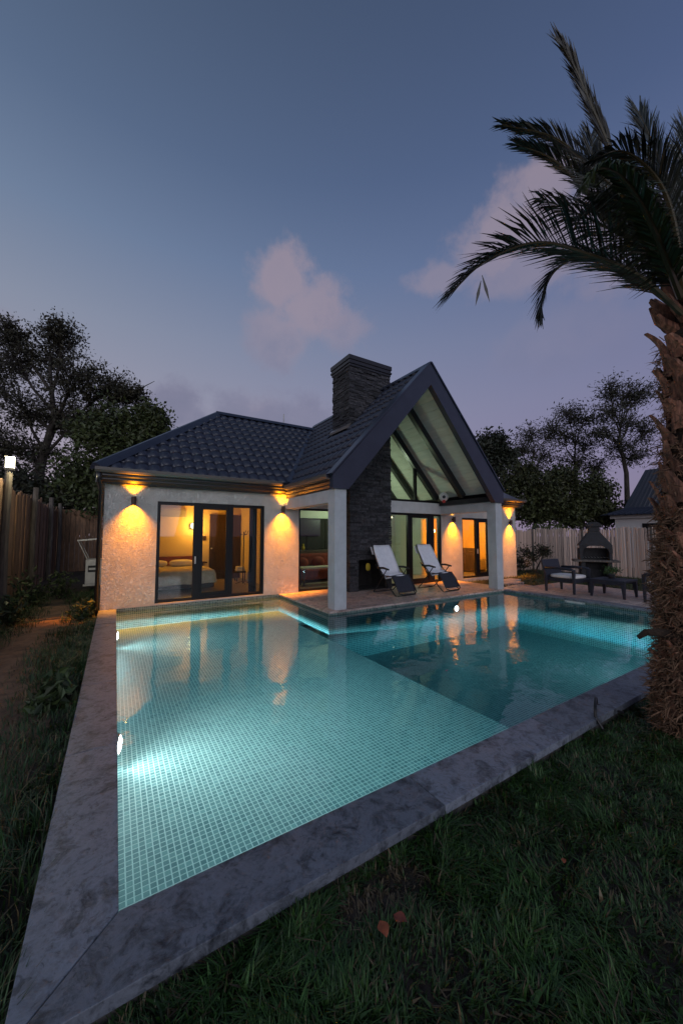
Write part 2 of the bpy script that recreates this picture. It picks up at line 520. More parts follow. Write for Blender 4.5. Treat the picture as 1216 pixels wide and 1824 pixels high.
def np_mesh(name, v, f, m, parent=None, col=None):
    """quads or tris from arrays"""
    v = np.asarray(v, np.float32)
    f = np.asarray(f, np.int32)
    off = np.array(WL.get(parent.name, (0, 0, 0)) if parent else (0, 0, 0), np.float32)
    k = f.shape[1]
    me = bpy.data.meshes.new(name)
    me.vertices.add(len(v))
    me.vertices.foreach_set('co', (v - off).ravel())
    me.loops.add(f.size)
    me.loops.foreach_set('vertex_index', f.ravel())
    me.polygons.add(len(f))
    me.polygons.foreach_set('loop_start', np.arange(0, f.size, k, dtype=np.int32))
    me.polygons.foreach_set('use_smooth', np.zeros(len(f), bool))
    me.update(calc_edges=True)
    if col is not None:
        ca = me.color_attributes.new('Col', 'FLOAT_COLOR', 'POINT')
        ca.data.foreach_set('color', np.concatenate([col, np.ones((len(col), 1))], 1).astype(np.float32).ravel())
    me.materials.append(m)
    o = bpy.data.objects.new(name, me)
    _link(o, parent)
    WL[o.name] = tuple(off)
    return o


def tag(o, label=None, cat=None, group=None, kind=None):
    for k, v in (('label', label), ('category', cat), ('group', group), ('kind', kind)):
        if v:
            o[k] = v
    return o


def thing(name, label, cat, loc=(0, 0, 0), rz=0.0, group=None):
    o = bpy.data.objects.new(name, None)
    o.empty_display_size = 0.2
    C.objects.link(o)
    o.location = loc
    o.rotation_euler = (0, 0, rz)
    WL[o.name] = tuple(loc)
    return tag(o, label, cat, group)


def proto(name, label, cat, group=None):
    """thing built round the origin, to be placed afterwards"""
    return thing(name, label, cat, (0, 0, 0), 0, group)


def dup(root, loc, rz=0.0, label=None):
    r = root.copy()
    C.objects.link(r)
    r.location = loc
    r.rotation_euler = (0, 0, rz)
    if label:
        r['label'] = label
    for ch in list(root.children):
        c = ch.copy()
        C.objects.link(c)
        c.parent = r
        for g in list(ch.children):
            d = g.copy()
            C.objects.link(d)
            d.parent = c
    return r


def piece(name, me, parent, mw):
    """one copy of a shared mesh as a part, mw relative to the parent's own frame"""
    o = bpy.data.objects.new(name, me)
    C.objects.link(o)
    o.parent = parent
    o.matrix_local = mw
    return o


def lamp(name, typ, loc, energy, col, parent=None, size=0.03, spot=None, blend=0.5, direction=None, falloff=None):
    d = bpy.data.lights.new(name, typ)
    d.energy = energy
    d.color = col
    d.shadow_soft_size = size
    o = bpy.data.objects.new(name, d)
    C.objects.link(o)
    off = np.array(WL.get(parent.name, (0, 0, 0)) if parent else (0, 0, 0))
    if parent:
        o.parent = parent
    o.location = tuple(np.array(loc) - off)
    if spot:
        d.spot_size = spot
        d.spot_blend = blend
        o.rotation_euler = Vector(direction).to_track_quat('-Z', 'Y').to_euler()
    if falloff:
        d.use_nodes = True
        t = NT(d.node_tree)
        e = t.n['Emission']
        lf = t.new('ShaderNodeLightFalloff', {'Strength': 1.0, 'Smooth': 0.0})
        t.l.new(lf.outputs[falloff], e.inputs['Strength'])
    return o


rng = np.random.default_rng(7)
random.seed(7)

# ------------------------------------------------------------------ ground
PX0, PX1, PY0, PY1 = 0.06, 8.83, 1.72, 8.43       # pool inner edges
DX0, DY0 = 3.45, 5.97                             # deck corner inside the pool
GZ = -0.10


def make_ground():
    b = MB()
    x0, x1, y0, y1 = PX0 - 0.1, PX1 + 0.1, PY0 - 0.1, PY1 + 0.05
    S = 400
    for a, c, d, e in ((-S, x0, -S, S), (x1, S, -S, S), (x0, x1, -S, y0), (x0, x1, y1, S)):
        b.add([(a, d, GZ), (c, d, GZ), (c, e, GZ), (a, e, GZ)], [(0, 1, 2, 3)])
    tag(b.build('ground', M['soil'], fix=False), kind='structure')


make_ground()


# ------------------------------------------------------------------ pool
SHELF_X, SHELF_Y, SHELF_Z, DEEP_Z, WZ = 3.27, 7.0, -0.40, -0.95, -0.07


def make_pool():
    pool = bpy.data.objects.new('pool_basin', None)
    C.objects.link(pool)
    tag(pool, 'tiled pool basin lit from below the water', None, None, 'structure')
    # grout bed of the shallow shelf (L shape), deep floor and walls
    b = MB()
    z = SHELF_Z - 0.0003
    b.add([(PX0 - .05, PY0 - .05, z), (SHELF_X, PY0 - .05, z), (SHELF_X, PY1, z), (PX0 - .05, PY1, z)], [(0, 1, 2, 3)])
    b.add([(SHELF_X, SHELF_Y, z), (DX0 + .05, SHELF_Y, z), (DX0 + .05, PY1, z), (SHELF_X, PY1, z)], [(0, 1, 2, 3)])
    b.build('pool_floor', M['grout'], pool, fix=False)
    b = MB()
    b.add([(SHELF_X, PY0 - .05, DEEP_Z), (PX1 + .05, PY0 - .05, DEEP_Z), (PX1 + .05, SHELF_Y, DEEP_Z), (SHELF_X, SHELF_Y, DEEP_Z)], [(0, 1, 2, 3)])
    b.build('pool_floor', M['mosaic'], pool, fix=False)
    b = MB()

    def wall(p, q, z0, z1):
        b.add([(*p, z0), (*q, z0), (*q, z1), (*p, z1)], [(0, 1, 2, 3)])
    top = WZ - 0.01
    wall((PX0, PY0), (PX0, PY1), SHELF_Z - .01, -0.05)
    wall((PX0, PY0), (PX1, PY0), DEEP_Z - .01, -0.05)
    wall((PX0, PY1), (DX0, PY1), SHELF_Z - .01, top)
    wall((DX0, PY1), (DX0, DY0), DEEP_Z - .01, top)
    wall((DX0, DY0), (PX1, DY0), DEEP_Z - .01, top)
    wall((PX1, DY0), (PX1, PY0), DEEP_Z - .01, top)
    wall((SHELF_X, PY0), (SHELF_X, SHELF_Y), DEEP_Z - .01, SHELF_Z - .004)
    wall((SHELF_X, SHELF_Y), (DX0, SHELF_Y), DEEP_Z - .01, SHELF_Z - .004)
    b.build('pool_wall', M['mosaic'], pool, fix=False)
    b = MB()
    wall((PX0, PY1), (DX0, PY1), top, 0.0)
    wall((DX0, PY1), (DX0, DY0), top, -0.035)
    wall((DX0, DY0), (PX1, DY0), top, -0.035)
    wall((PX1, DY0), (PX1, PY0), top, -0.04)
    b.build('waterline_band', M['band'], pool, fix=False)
    # mosaic tiles: the nearest as pieces, the rest of the shelf joined
    g = GROUT / 2
    i0, i1 = math.floor(PX0 / PITCH_T), math.ceil(DX0 / PITCH_T)
    j0, j1 = math.floor(PY0 / PITCH_T), math.ceil(PY1 / PITCH_T)
    ii, jj = np.meshgrid(np.arange(i0, i1), np.arange(j0, j1), indexing='ij')
    ii, jj = ii.ravel(), jj.ravel()
    xc, yc = (ii + .5) * PITCH_T, (jj + .5) * PITCH_T
    ok = (xc < SHELF_X - .01) | (yc > SHELF_Y + .01)
    ok &= (yc > PY0 + .02) & (yc < PY1 - .01)
    xc, yc = xc[ok], yc[ok]
    # rank by the distance from the near corner, where they show largest and clear of the coping
    dist = np.hypot(xc - 0.0, yc - 0.0) + np.where(yc < 2.02, 99, 0)
    order = np.argsort(dist)
    xc, yc = xc[order], yc[order]
    hw = PITCH_T / 2 - g
    tv = np.array([(-hw, -hw, -.006), (hw, -hw, -.006), (hw, hw, -.006), (-hw, hw, -.006), (-hw, -hw, 0), (hw, -hw, 0), (hw, hw, 0), (-hw, hw, 0)])
    tf = np.array([(4, 5, 6, 7), (0, 1, 5, 4), (1, 2, 6, 5), (2, 3, 7, 6), (3, 0, 4, 7)])
    me = bpy.data.meshes.new('mosaic_tile')
    me.from_pydata([tuple(p) for p in tv], [], [tuple(p) for p in tf])
    me.materials.append(M['mosaic'])
    for k in range(300):
        piece('mosaic_tile', me, pool, Matrix.Translation((xc[k], yc[k], SHELF_Z)))
    n = len(xc) - 300
    c = np.stack([xc[300:], yc[300:], np.full(n, SHELF_Z)], 1)
    v = (c[:, None, :] + tv[None]).reshape(-1, 3)
    f = (np.arange(n)[:, None, None] * 8 + tf[None]).reshape(-1, 4)
    tag(np_mesh('mosaic_tiles', v, f, M['mosaic'], pool), kind='stuff')
    # water body
    w = MB()
    e = 0.03
    poly = [(PX0 - .0, PY0 - .0), (PX1 + .0, PY0 - .0), (PX1 + .0, DY0 + .0), (DX0 + .0, DY0 + .0), (DX0 + .0, PY1 + .0), (PX0 - .0, PY1 + .0)]
    poly = [(PX0 - e, PY0 - e), (PX1 + e, PY0 - e), (PX1 + e, DY0 + e), (DX0 + e, DY0 + e), (DX0 + e, PY1 + e), (PX0 - e, PY1 + e)]
    w.prism(poly, 'z', DEEP_Z - .05, WZ)
    tag(w.build('water', M['water']), 'still turquoise pool water mirroring the house lamps', None, None, 'structure')


make_pool()


def make_coping():
    cop = bpy.data.objects.new('pool_coping', None)
    C.objects.link(cop)
    tag(cop, 'grey marble coping round the pool', None, None, 'structure')
    t, j = 0.05, 0.0035
    ox, oy = PX0 - 0.29, PY0 - 0.29

    def sl(poly):
        MB().prism(poly, 'z', -t, random.uniform(-.0012, .0012)).build('coping_slab', M['coping'], cop, bevel=0.003)
    # near-left corner is mitred
    ys = [3.05, 4.35, 5.75, 7.15, 8.44]
    sl([(ox, oy + j), (PX0, PY0 + j), (PX0, ys[0] - j), (ox, ys[0] - j)])
    for a, c in zip(ys, ys[1:]):
        sl([(ox, a + j), (PX0, a + j), (PX0, c - j), (ox, c - j)])
    xs = [1.55, 2.85, 4.1, 5.3, 6.5, 7.7, 9.11]
    sl([(ox + j, oy), (xs[0] - j, oy), (xs[0] - j, PY0), (PX0 + j, PY0)])
    for a, c in zip(xs, xs[1:]):
        sl([(a + j, oy), (c - j, oy), (c - j, PY0), (a + j, PY0)])
    yr = [1.725, 2.9, 4.0, 5.1, 5.96]
    for a, c in zip(yr, yr[1:]):
        sl([(PX1, a + j), (9.11, a + j), (9.11, c - j), (PX1, c - j)])
    b = MB()
    b.box(ox + .02, PX0 - .003, oy + .02, 8.43, -.6, -t - .001)
    b.box(PX0, 9.09, oy + .02, PY0 - .003, -.6, -t - .001)
    b.box(PX1 + .003, 9.09, PY0, 5.95, -.6, -t - .001)
    b.build('coping_bed', M['joint'], cop)


make_coping()


def make_patio():
    pat = bpy.data.objects.new('patio', None)
    C.objects.link(pat)
    tag(pat, 'travertine patio under the gable and beside the pool', None, None, 'structure')
    b = MB()
    b.box(DX0 + .004, 9.3, DY0 + .004, 8.44, -.6, -.036)
    b.box(9.115, 11.6, 1.0, 5.96, -.3, -.036)
    b.build('patio_bed', M['joint'], pat)

    def tiles(x0, x1, y0, y1, nx, ny, off):
        g = 0.004
        dx, dy = (x1 - x0) / nx, (y1 - y0) / ny
        for r in range(ny):
            xs = [x0] + [x0 + dx * (k + (off if r % 2 else 0)) for k in range(1, nx)] + [x1]
            for a, c in zip(xs, xs[1:]):
                MB().box(a + g, c - g, y0 + dy * r + g, y0 + dy * (r + 1) - g, -.035, random.uniform(-.0015, .0015)).build('paving_tile', M['paving'], pat, bevel=.003)
    # border course along the water, then the field
    tiles(DX0, 9.3, DY0, DY0 + .22, 9, 1, 0)
    tiles(DX0, DX0 + .22, DY0 + .22, 8.44, 1, 4, 0)
    tiles(DX0 + .22, 9.3, DY0 + .22, 8.0, 10, 4, .5)
    tiles(DX0 + .22, 5.05, 8.0, 8.44, 3, 1, .5)
    tiles(9.115, 11.6, 1.0, 5.96, 5, 11, .5)


make_patio()


def stepping():
    for k, (x, y, r) in enumerate([(10.0, 6.25, .1), (10.55, 6.9, -.05), (11.1, 7.3, .1)]):
        b = MB()
        ca, sa = math.cos(r), math.sin(r)
        b.obox((x, y, GZ + .03), (ca, sa, 0), (-sa, ca, 0), (0, 0, 1), .42, .19, .045)
        o = b.build('stepping_stone', M['paving'], bevel=.01)
        tag(o, ['grey stepping stone in the grass closest to the patio', 'grey stepping stone between the other two in the grass',
                'grey stepping stone in the grass nearest the end wall lamp'][k], 'stepping stone', 'stepping stones beside the house')


stepping()

# ------------------------------------------------------------------ house
LY, RY = 8.45, 8.0                                # facade planes left and right
GA, GZT, GS, GE = 6.24, 5.50, 1.074, 3.54         # gable axis, apex height, slope, left eave
house = thing('house', 'white stucco bungalow with dark tiled roof, stone chimney and open glazed gable', 'house', (0, 8.45, 0))


def gz(x):
    return GZT - GS * abs(x - GA)


def house_shell():
    b = MB()
    # left facade
    for x0, x1, z0, z1 in ((-.21, .73, -.12, 2.46), (.73, 3.07, 2.16, 2.46), (.73, 3.07, -.12, .03), (3.07, 3.99, -.12, 2.46), (3.99, 5.12, 2.15, 2.46), (3.99, 5.12, -.12, .0)):
        b.box(x0, x1, LY, LY + .2, z0, z1)
    b.box(-.21, -.01, LY + .2, 14.7, -.12, 2.46)
    b.box(-.01, 13.0, 14.5, 14.7, -.12, 2.46)
    # right facade
    for x0, x1, z0, z1 in ((8.72, 9.69, -.15, 2.10), (9.69, 11.13, 2.02, 2.46), (9.69, 11.13, -.15, .02), (11.13, 12.66, -.15, 2.46), (8.94, 9.69, 2.10, 2.46)):
        b.box(x0, x1, RY, RY + .2, z0, z1)
    b.box(12.46, 12.66, RY + .2, 14.5, -.15, 2.46)
    b.build('wall', M['stucco'], house)
    # lintel over the gable glazing, side beams and columns
    b = MB()
    b.box(6.40, 8.65, RY - .03, RY + .2, 2.10, 2.44)
    b.build('beam', M['white'], house, bevel=.006)
    MB().box(3.61, 3.88, 6.29, LY - .002, 2.10, 2.36).build('beam', M['white'], house, bevel=.006)
    MB().box(8.65, 8.92, 6.29, RY - .002, 2.10, 2.36).build('beam', M['white'], house, bevel=.006)
    MB().box(3.61, 3.88, 6.02, 6.288, .0, 2.40).build('column', M['white'], house, bevel=.008)
    MB().box(8.65, 8.92, 6.02, 6.288, .0, 2.40).build('column', M['white'], house, bevel=.008)
    # dark wall plates on the side beams
    MB().box(8.60, 8.92, 6.12, RY - .002, 2.362, 2.50).build('wall_plate', M['dark'], house)
    MB().box(3.60, 3.88, 6.12, RY + .3, 2.362, 2.50).build('wall_plate', M['dark'], house)


house_shell()

MS = (5.28 - 2.74) / 3.35                         # main roof slope
EY = 8.23                                         # front eave line
HX = 2.62                                         # hip apex


def mz(y):
    return 2.74 + MS * (y - EY)


def roof():
    rf = MB()
    ry = EY + 3.35
    zr = mz(ry)
    ex0, ex1 = -.36, 12.85
    t = 0.06
    # deck of the main hip roof: front slope, left hip, back slope, right hip (under the tiles)
    d = -.035
    vx = GA - (GZT - 2.74) / GS
    # dark faces sit just under the tile skin
    front = [(ex0, EY, 2.74 + d), (vx, EY, 2.74 + d), (GA - (GZT - zr) / GS, ry, zr + d), (HX, ry, zr + d)]
    rf.add(front, [(0, 1, 2, 3)])
    rf.add([(ex0, EY, 2.74 + d), (HX, ry, zr + d), (ex0, 2 * ry - EY, 2.74 + d)], [(0, 1, 2)])
    rx = ex1 - (HX - ex0)
    rf.add([(HX, ry, zr + d), (rx, ry, zr + d), (ex1, 2 * ry - EY, 2.74 + d), (ex0, 2 * ry - EY, 2.74 + d)], [(0, 1, 2, 3)])
    ry0 = RY - .2
    rf.add([(9.0, ry0, 2.72), (ex1, ry0, 2.72), (rx, ry, zr), (9.0, ry, zr)], [(0, 1, 2, 3)])
    rf.add([(ex1, ry0, 2.72), (ex1, 2 * ry - EY, 2.72), (rx, ry, zr)], [(0, 1, 2)])
    o = rf.build('roof', M['roof'], house)
    house_roof = o
    # gable roof: two slabs running back to the ridge of the main roof
    g = MB()
    n = math.hypot(1, GS)
    yb = 11.9
    for sgn in (-1, 1):
        xe = GA + sgn * (GA - GE)
        ze = gz(xe)
        nx, nz = sgn * GS / n, 1 / n
        g.slab([(GA, 6.03, GZT - .03), (xe, 6.03, ze - .03), (xe, yb, ze - .03), (GA, yb, GZT - .03)], (-nx, 0, -nz), .11)
    g.build('gable_roof', M['dark'], house)

    # --- one roofing tile: a wavy sheet with a turned down front lip
    tw, tl = 0.235, 0.35
    me = bpy.data.meshes.new('roof_tile')
    vs, fs = [], []
    N = 8
    for k in range(N + 1):
        u = k / N
        w = 0.028 * (math.sin(2 * math.pi * (u - .12)) + .35 * math.sin(4 * math.pi * u))
        x = (u - .5) * tw
        vs += [(x, -.035 - .012 * math.sin(2 * math.pi * (u - .1)), w - .012), (x, -.035 - .012 * math.sin(2 * math.pi * (u - .1)), w + .034), (x, tl, w - .010)]
    for k in range(N):
        a = 3 * k
        fs += [(a, a + 3, a + 4, a + 1), (a + 1, a + 4, a + 5, a + 2)]
    me.from_pydata(vs, [], fs)
    me.materials.append(M['roof'])
    me.polygons.foreach_set('use_smooth', [True] * len(fs))
    # sharp lip
    me.update()
    cl = math.hypot(1, MS)
    mtx = Matrix(((1, 0, 0), (0, 1 / cl, -MS / cl), (0, MS / cl, 1 / cl))).to_4x4()
    roff = Matrix.Translation(-Vector(WL[house_roof.name]))
    L = 3.35 * cl
    rows = int(L / tl) + 1
    hipk = (HX - ex0) / 3.35                      # x gained per metre of y along the hip
    vk = (GA - (GZT - zr) / GS - vx) / 3.35

    def clipped(mw, planes):
        bm = bmesh.new()
        bm.from_mesh(me)
        bm.transform(mw)
        for co, no in planes:
            bmesh.ops.bisect_plane(bm, geom=bm.verts[:] + bm.edges[:] + bm.faces[:], plane_co=co, plane_no=no, clear_outer=True)
        if not bm.faces:
            bm.free()
            return None
        m2 = bpy.data.meshes.new('roof_tile')
        bm.transform(mw.inverted())
        bm.to_mesh(m2)
        bm.free()
        m2.materials.append(M['roof'])
        return m2
    hip_pl = (Vector((ex0, EY, 0)), Vector((-1, hipk, 0)))
    val_pl = (Vector((vx, EY, 0)), Vector((1, -vk, 0)))
    top_pl = (Vector((0, ry, 0)), Vector((0, 1, 0)))
    cnt = 0
    for r in range(rows):
        y = EY + r * tl / cl
        for k in range(-1, 30):
            x = ex0 + (k + .5) * tw
            lo, hi = ex0 + hipk * (y - EY), vx + vk * (y + tl / cl - EY)
            if x + tw / 2 < lo or x - tw / 2 > hi:
                continue
            mw = Matrix.Translation((x, y, mz(y))) @ mtx
            inner = x - tw / 2 > ex0 + hipk * (y + .36 / cl - EY) and x + tw / 2 < vx + vk * (y - .05 - EY) and r < rows - 1
            m2 = me if inner else clipped(mw, [hip_pl, val_pl, top_pl])
            if m2 is None:
                continue
            piece('roof_tile', m2, house_roof, roff @ mw)
            cnt += 1
    # gable slope tiles joined in one skin
    gb = MB()
    gl = n
    slope = (GA - GE) * gl
    for r in range(int(slope / tl) + 1):
        xr = GE + r * tl / gl
        for k in range(27):
            y = 6.06 + (k + .5) * .225
            # keep what stands above the main roof
            if gz(xr + .1) < mz(y) - .06 and y > 7.9:
                continue
            if 5.0 < xr + .05 < 6.3 and 7.68 < y < 8.7 and xr + .3 > 5.12 and xr < 6.1:
                continue
            o0 = np.array([xr, y, gz(xr)])
            eu, ev, en = np.array([0, -1, 0]), np.array([1 / gl, 0, GS / gl]), np.array([-GS / gl, 0, 1 / gl])
            pts = []
            top = min(tl, (GA - xr) * gl)
            for v in vs:
                vv = min(v[1], top)
                pts.append(o0 + eu * v[0] + ev * vv + en * (v[2] + .012))
            gb.add(pts, fs)
    tag(gb.build('roof_tiles', M['roof'], house_roof, smooth=True, fix=False), kind='stuff')
    # caps along hip, ridges and valley
    def cap(p, q, w, h, name):
        p, q = np.array(p, float), np.array(q, float)
        d = (q - p) / np.linalg.norm(q - p)
        s = np.cross(d, (0, 0, 1))
        s /= np.linalg.norm(s)
        up = np.cross(s, d)
        prof = [(-w, -h), (-w * .62, -h * .25), (-w * .25, .03), (w * .25, .03), (w * .62, -h * .25), (w, -h)]
        vs2 = [p + s * a + up * c for a, c in prof] + [q + s * a + up * c for a, c in prof]
        m_ = len(prof)
        MB().add(vs2, [(i, i + 1, i + 1 + m_, i + m_) for i in range(m_ - 1)] + [tuple(range(m_)), tuple(range(m_, 2 * m_))[::-1]]).build(name, M['roof'], house_roof)
    cap((ex0 - .02, EY - .04, 2.79), (HX, ry, zr + .05), .15, .09, 'hip_cap')
    cap((HX - .05, ry, zr + .05), (GA - .15, ry, zr + .05), .15, .09, 'ridge_cap')
    cap((GA, 6.0, GZT + .05), (GA, 11.9, GZT + .05), .14, .10, 'ridge_cap')
    # valley tray
    b = MB()
    p0, p1 = np.array((vx, EY - .05, 2.74)), np.array((GA - (GZT - zr) / GS, ry, zr))
    lift = np.array((0, 0, .03))
    b.add([p0 + lift + (-.14, 0, .0), p0 + lift * .4, p0 + lift + (.10, 0, .11), p1 + lift + (.10, 0, .11), p1 + lift * .4, p1 + lift + (-.14, 0, .0)], [(0, 1, 4, 5), (1, 2, 3, 4)])
    b.build('valley_tray', M['roof'], house_roof)
    # thin mast behind the ridge
    MB().tube([(5.45, 13.0, 5.0), (5.45, 13.0, 6.2)], .02, 6).build('mast', M['ac'], house_roof)
    return house_roof


house_roof = roof()


def eaves():
    # front eave of the left wing, stepped fascia under a half-round gutter
    prof = [(0.0, 2.74), (-.03, 2.69), (.005, 2.628), (.005, 2.605), (-.004, 2.60), (.04, 2.552), (.04, 2.535), (.032, 2.53), (.08, 2.482), (.085, 2.462), (.24, 2.462), (.24, 2.74)]
    MB().prism([(EY + y, z) for y, z in prof], 'x', -.34, 3.60).build('fascia', M['dark'], house)
    g = [(-.10, 2.75), (-.115, 2.745), (-.105, 2.69), (-.075, 2.65), (-.005, 2.645), (-.005, 2.66), (-.065, 2.668), (-.092, 2.70), (-.10, 2.735)]
    MB().prism([(EY + y - .001, z) for y, z in g], 'x', -.37, 3.40).build('gutter', M['gutter'], house)
    # left eave of the gable porch
    MB().prism([(GE + y - .01, z - .10) for y, z in prof], 'y', 6.10, EY + .05).build('fascia', M['dark'], house)
    MB().prism([(GE + y - .012, z - .10) for y, z in g], 'y', 6.06, EY - .11).build('gutter', M['gutter'], house)
    # right wing eave
    MB().prism([(RY - .22 + y, z) for y, z in prof], 'x', 8.98, 12.86).build('fascia', M['dark'], house)
    MB().prism([(RY - .22 + y - .001, z) for y, z in g], 'x', 8.98, 12.90).build('gutter', M['gutter'], house)
    # soffit strip and left end
    MB().box(-.34, 3.58, EY + .24, LY + .3, 2.463, 2.50).build('soffit', M['dark'], house)
    MB().box(-.36, -.21, EY + .1, 14.8, 2.47, 2.74).build('fascia', M['dark'], house)
    # downpipe on the left corner
    MB().tube([(-.30, 8.2, 2.66), (-.30, 8.22, 2.5), (-.265, 8.40, 2.38), (-.265, 8.40, -.08)], .04, 10).build('downpipe', M['dark'], house, smooth=True)
    # rake boards: one bent board on the gable front
    q = .47
    o = MB().prism([(GE, gz(GE) + .03), (GA, GZT + .06), (2 * GA - GE, gz(GE) + .03), (2 * GA - GE, 2.32), (2 * GA - GE - .36, 2.32), (GA, GZT - q), (GE + .36, 2.36), (GE, 2.36)], 'y', 5.97, 6.11)
    o.build('rake_board', M['roof'], house)
    # metal trim on top of it
    n = math.hypot(1, GS)
    for s in (-1, 1):
        p = np.array((GA, 5.94, GZT + .065))
        e = np.array((GA + s * (GA - GE + .03), 5.94, gz(GE) + .03))
        d = (e - p) / np.linalg.norm(e - p)
        up = np.array((-d[2] * s, 0, d[0] * s)) * 1.0
        MB().slab([p, e, e + (0, .22, 0), p + (0, .22, 0)], up / np.linalg.norm(up), .03).build('roof_trim', M['roof'], house)


eaves()


def soffit_and_rafters():
    n = math.hypot(1, GS)
    so = MB().box(GA - .02, GA + .02, 6.12, 11.8, GZT - .30, GZT - .285).build('soffit', M['plank'], house)
    # boards run along the ridge; on both slopes, from the front to the back of the room
    for s in (1, -1):
        L = (GA - GE - .12) * n
        k = 15
        w = L / k
        for i in range(k):
            for y0, y1 in ((6.115, 8.0), (8.0, 11.0)):
                if s < 0 and i > 12 and y1 > 8.0:
                    continue
                c = (i + .5) * w
                x = GA + s * c / n
                z = GZT - c * GS / n
                nrm = np.array((s * GS / n, 0, 1 / n))
                d = np.array((s / n, 0, -GS / n))
                ctr = np.array((x, (y0 + y1) / 2, z)) - nrm * (.172 + random.uniform(0, .003))
                MB().obox(ctr, d, (0, 1, 0), nrm, w / 2 - .003, (y1 - y0) / 2, .012).build('plank', M['plank'], so)
    # rafters
    for y in (7.05, RY + .06, 9.0, 9.95):
        for s in (1, -1):
            d = np.array((s / n, 0, -GS / n))
            nrm = np.array((s * GS / n, 0, 1 / n))
            a, b_ = .05, (GA - GE - .15) * n
            if y < 8.2 and s < 0:
                b_ = (GA - 3.9) * n
            ctr = np.array((GA, y, GZT)) + d * (a + b_) / 2 - nrm * .27
            MB().obox(ctr, d, (0, 1, 0), nrm, (b_ - a) / 2, .065, .085).build('rafter', M['dark'], house)


soffit_and_rafters()


def window_unit(name, x0, x1, z0, z1, y, muls, leaf=(), depth=.09, fw=.055, handle=None):
    """frame with uprights; each glazed bay gets its own pane"""
    root = MB()
    root.box(x0, x0 + fw, y, y + depth, z0, z1).box(x1 - fw, x1, y, y + depth, z0, z1)
    root.box(x0 + fw, x1 - fw, y, y + depth, z1 - fw, z1).box(x0 + fw, x1 - fw, y, y + depth, z0, z0 + fw)
    o = root.build(name, M['frame'], house, bevel=.004)
    edges = [x0 + fw] + [e for m_ in muls for e in (m_[0], m_[1])] + [x1 - fw]
    for m_ in muls:
        MB().box(m_[0], m_[1], y - .006, y + depth - .01, z0 + fw - .01, z1 - fw + .01).build('mullion', M['frame'], o, bevel=.004)
    bays = list(zip(edges[::2], edges[1::2]))
    for i, (a, b_) in enumerate(bays):
        if i in leaf:
            f = .055
            m_ = MB()
            m_.box(a, a + f, y + .01, y + .06, z0 + fw, z1 - fw).box(b_ - f, b_, y + .01, y + .06, z0 + fw, z1 - fw)
            m_.box(a + f, b_ - f, y + .01, y + .06, z1 - fw - f * 1.3, z1 - fw).box(a + f, b_ - f, y + .01, y + .06, z0 + fw, z0 + fw + f * 1.6)
            m_.build('sash', M['frame'], o)
            MB().box(a + f, b_ - f, y + .03, y + .04, z0 + fw + f * 1.6, z1 - fw - f * 1.3).build('pane', M['glass'], o)
        else:
            MB().box(a, b_, y + .035, y + .045, z0 + fw, z1 - fw).build('pane', M['glass'], o)
    if handle:
        MB().box(handle - .012, handle + .012, y - .045, y - .006, .82, .98).build('handle', M['ac'], o)
    return o


def glazing():
    window_unit('sliding_door', .73, 3.07, .03, 2.16, LY + .03, [(1.46, 1.60), (2.22, 2.32)], leaf=(1,), fw=.065, handle=1.50)
    window_unit('picture_window', 3.99, 5.12, .0, 2.15, LY + .03, [])
    window_unit('glazed_door', 6.40, 8.72, .0, 2.10, RY + .03, [(7.33, 7.47), (8.20, 8.42)], leaf=(1,), fw=.06)
    window_unit('patio_door', 9.69, 11.13, .02, 2.02, RY + .03, [(10.42, 10.56)], leaf=(1,), fw=.06, handle=10.46)
    # glazed gable above the lintel
    n = math.hypot(1, GS)
    xr = GA + (GZT - .40 - 2.5) / GS
    fr = MB()
    fr.box(6.40, xr + .1, RY + .03, RY + .11, 2.44, 2.51)
    fr.box(7.64, 7.72, RY + .03, RY + .11, 2.51, gz(7.68) - .36)
    fr.box(6.40, 6.46, RY + .03, RY + .11, 2.51, gz(6.4) - .4)
    o = fr.build('gable_window', M['frame'], house)
    MB().prism([(6.46, 2.51), (7.64, 2.51), (7.64, gz(7.64) - .38), (6.46, gz(6.46) - .38)], 'y', RY + .06, RY + .07).build('pane', M['glass'], o)
    MB().prism([(7.72, 2.51), (xr - .02, 2.51), (7.72, gz(7.72) - .38)], 'y', RY + .06, RY + .07).build('pane', M['glass'], o)


glazing()

CH = (5.10, 6.44, 7.75, 8.62)                     # chimney footprint


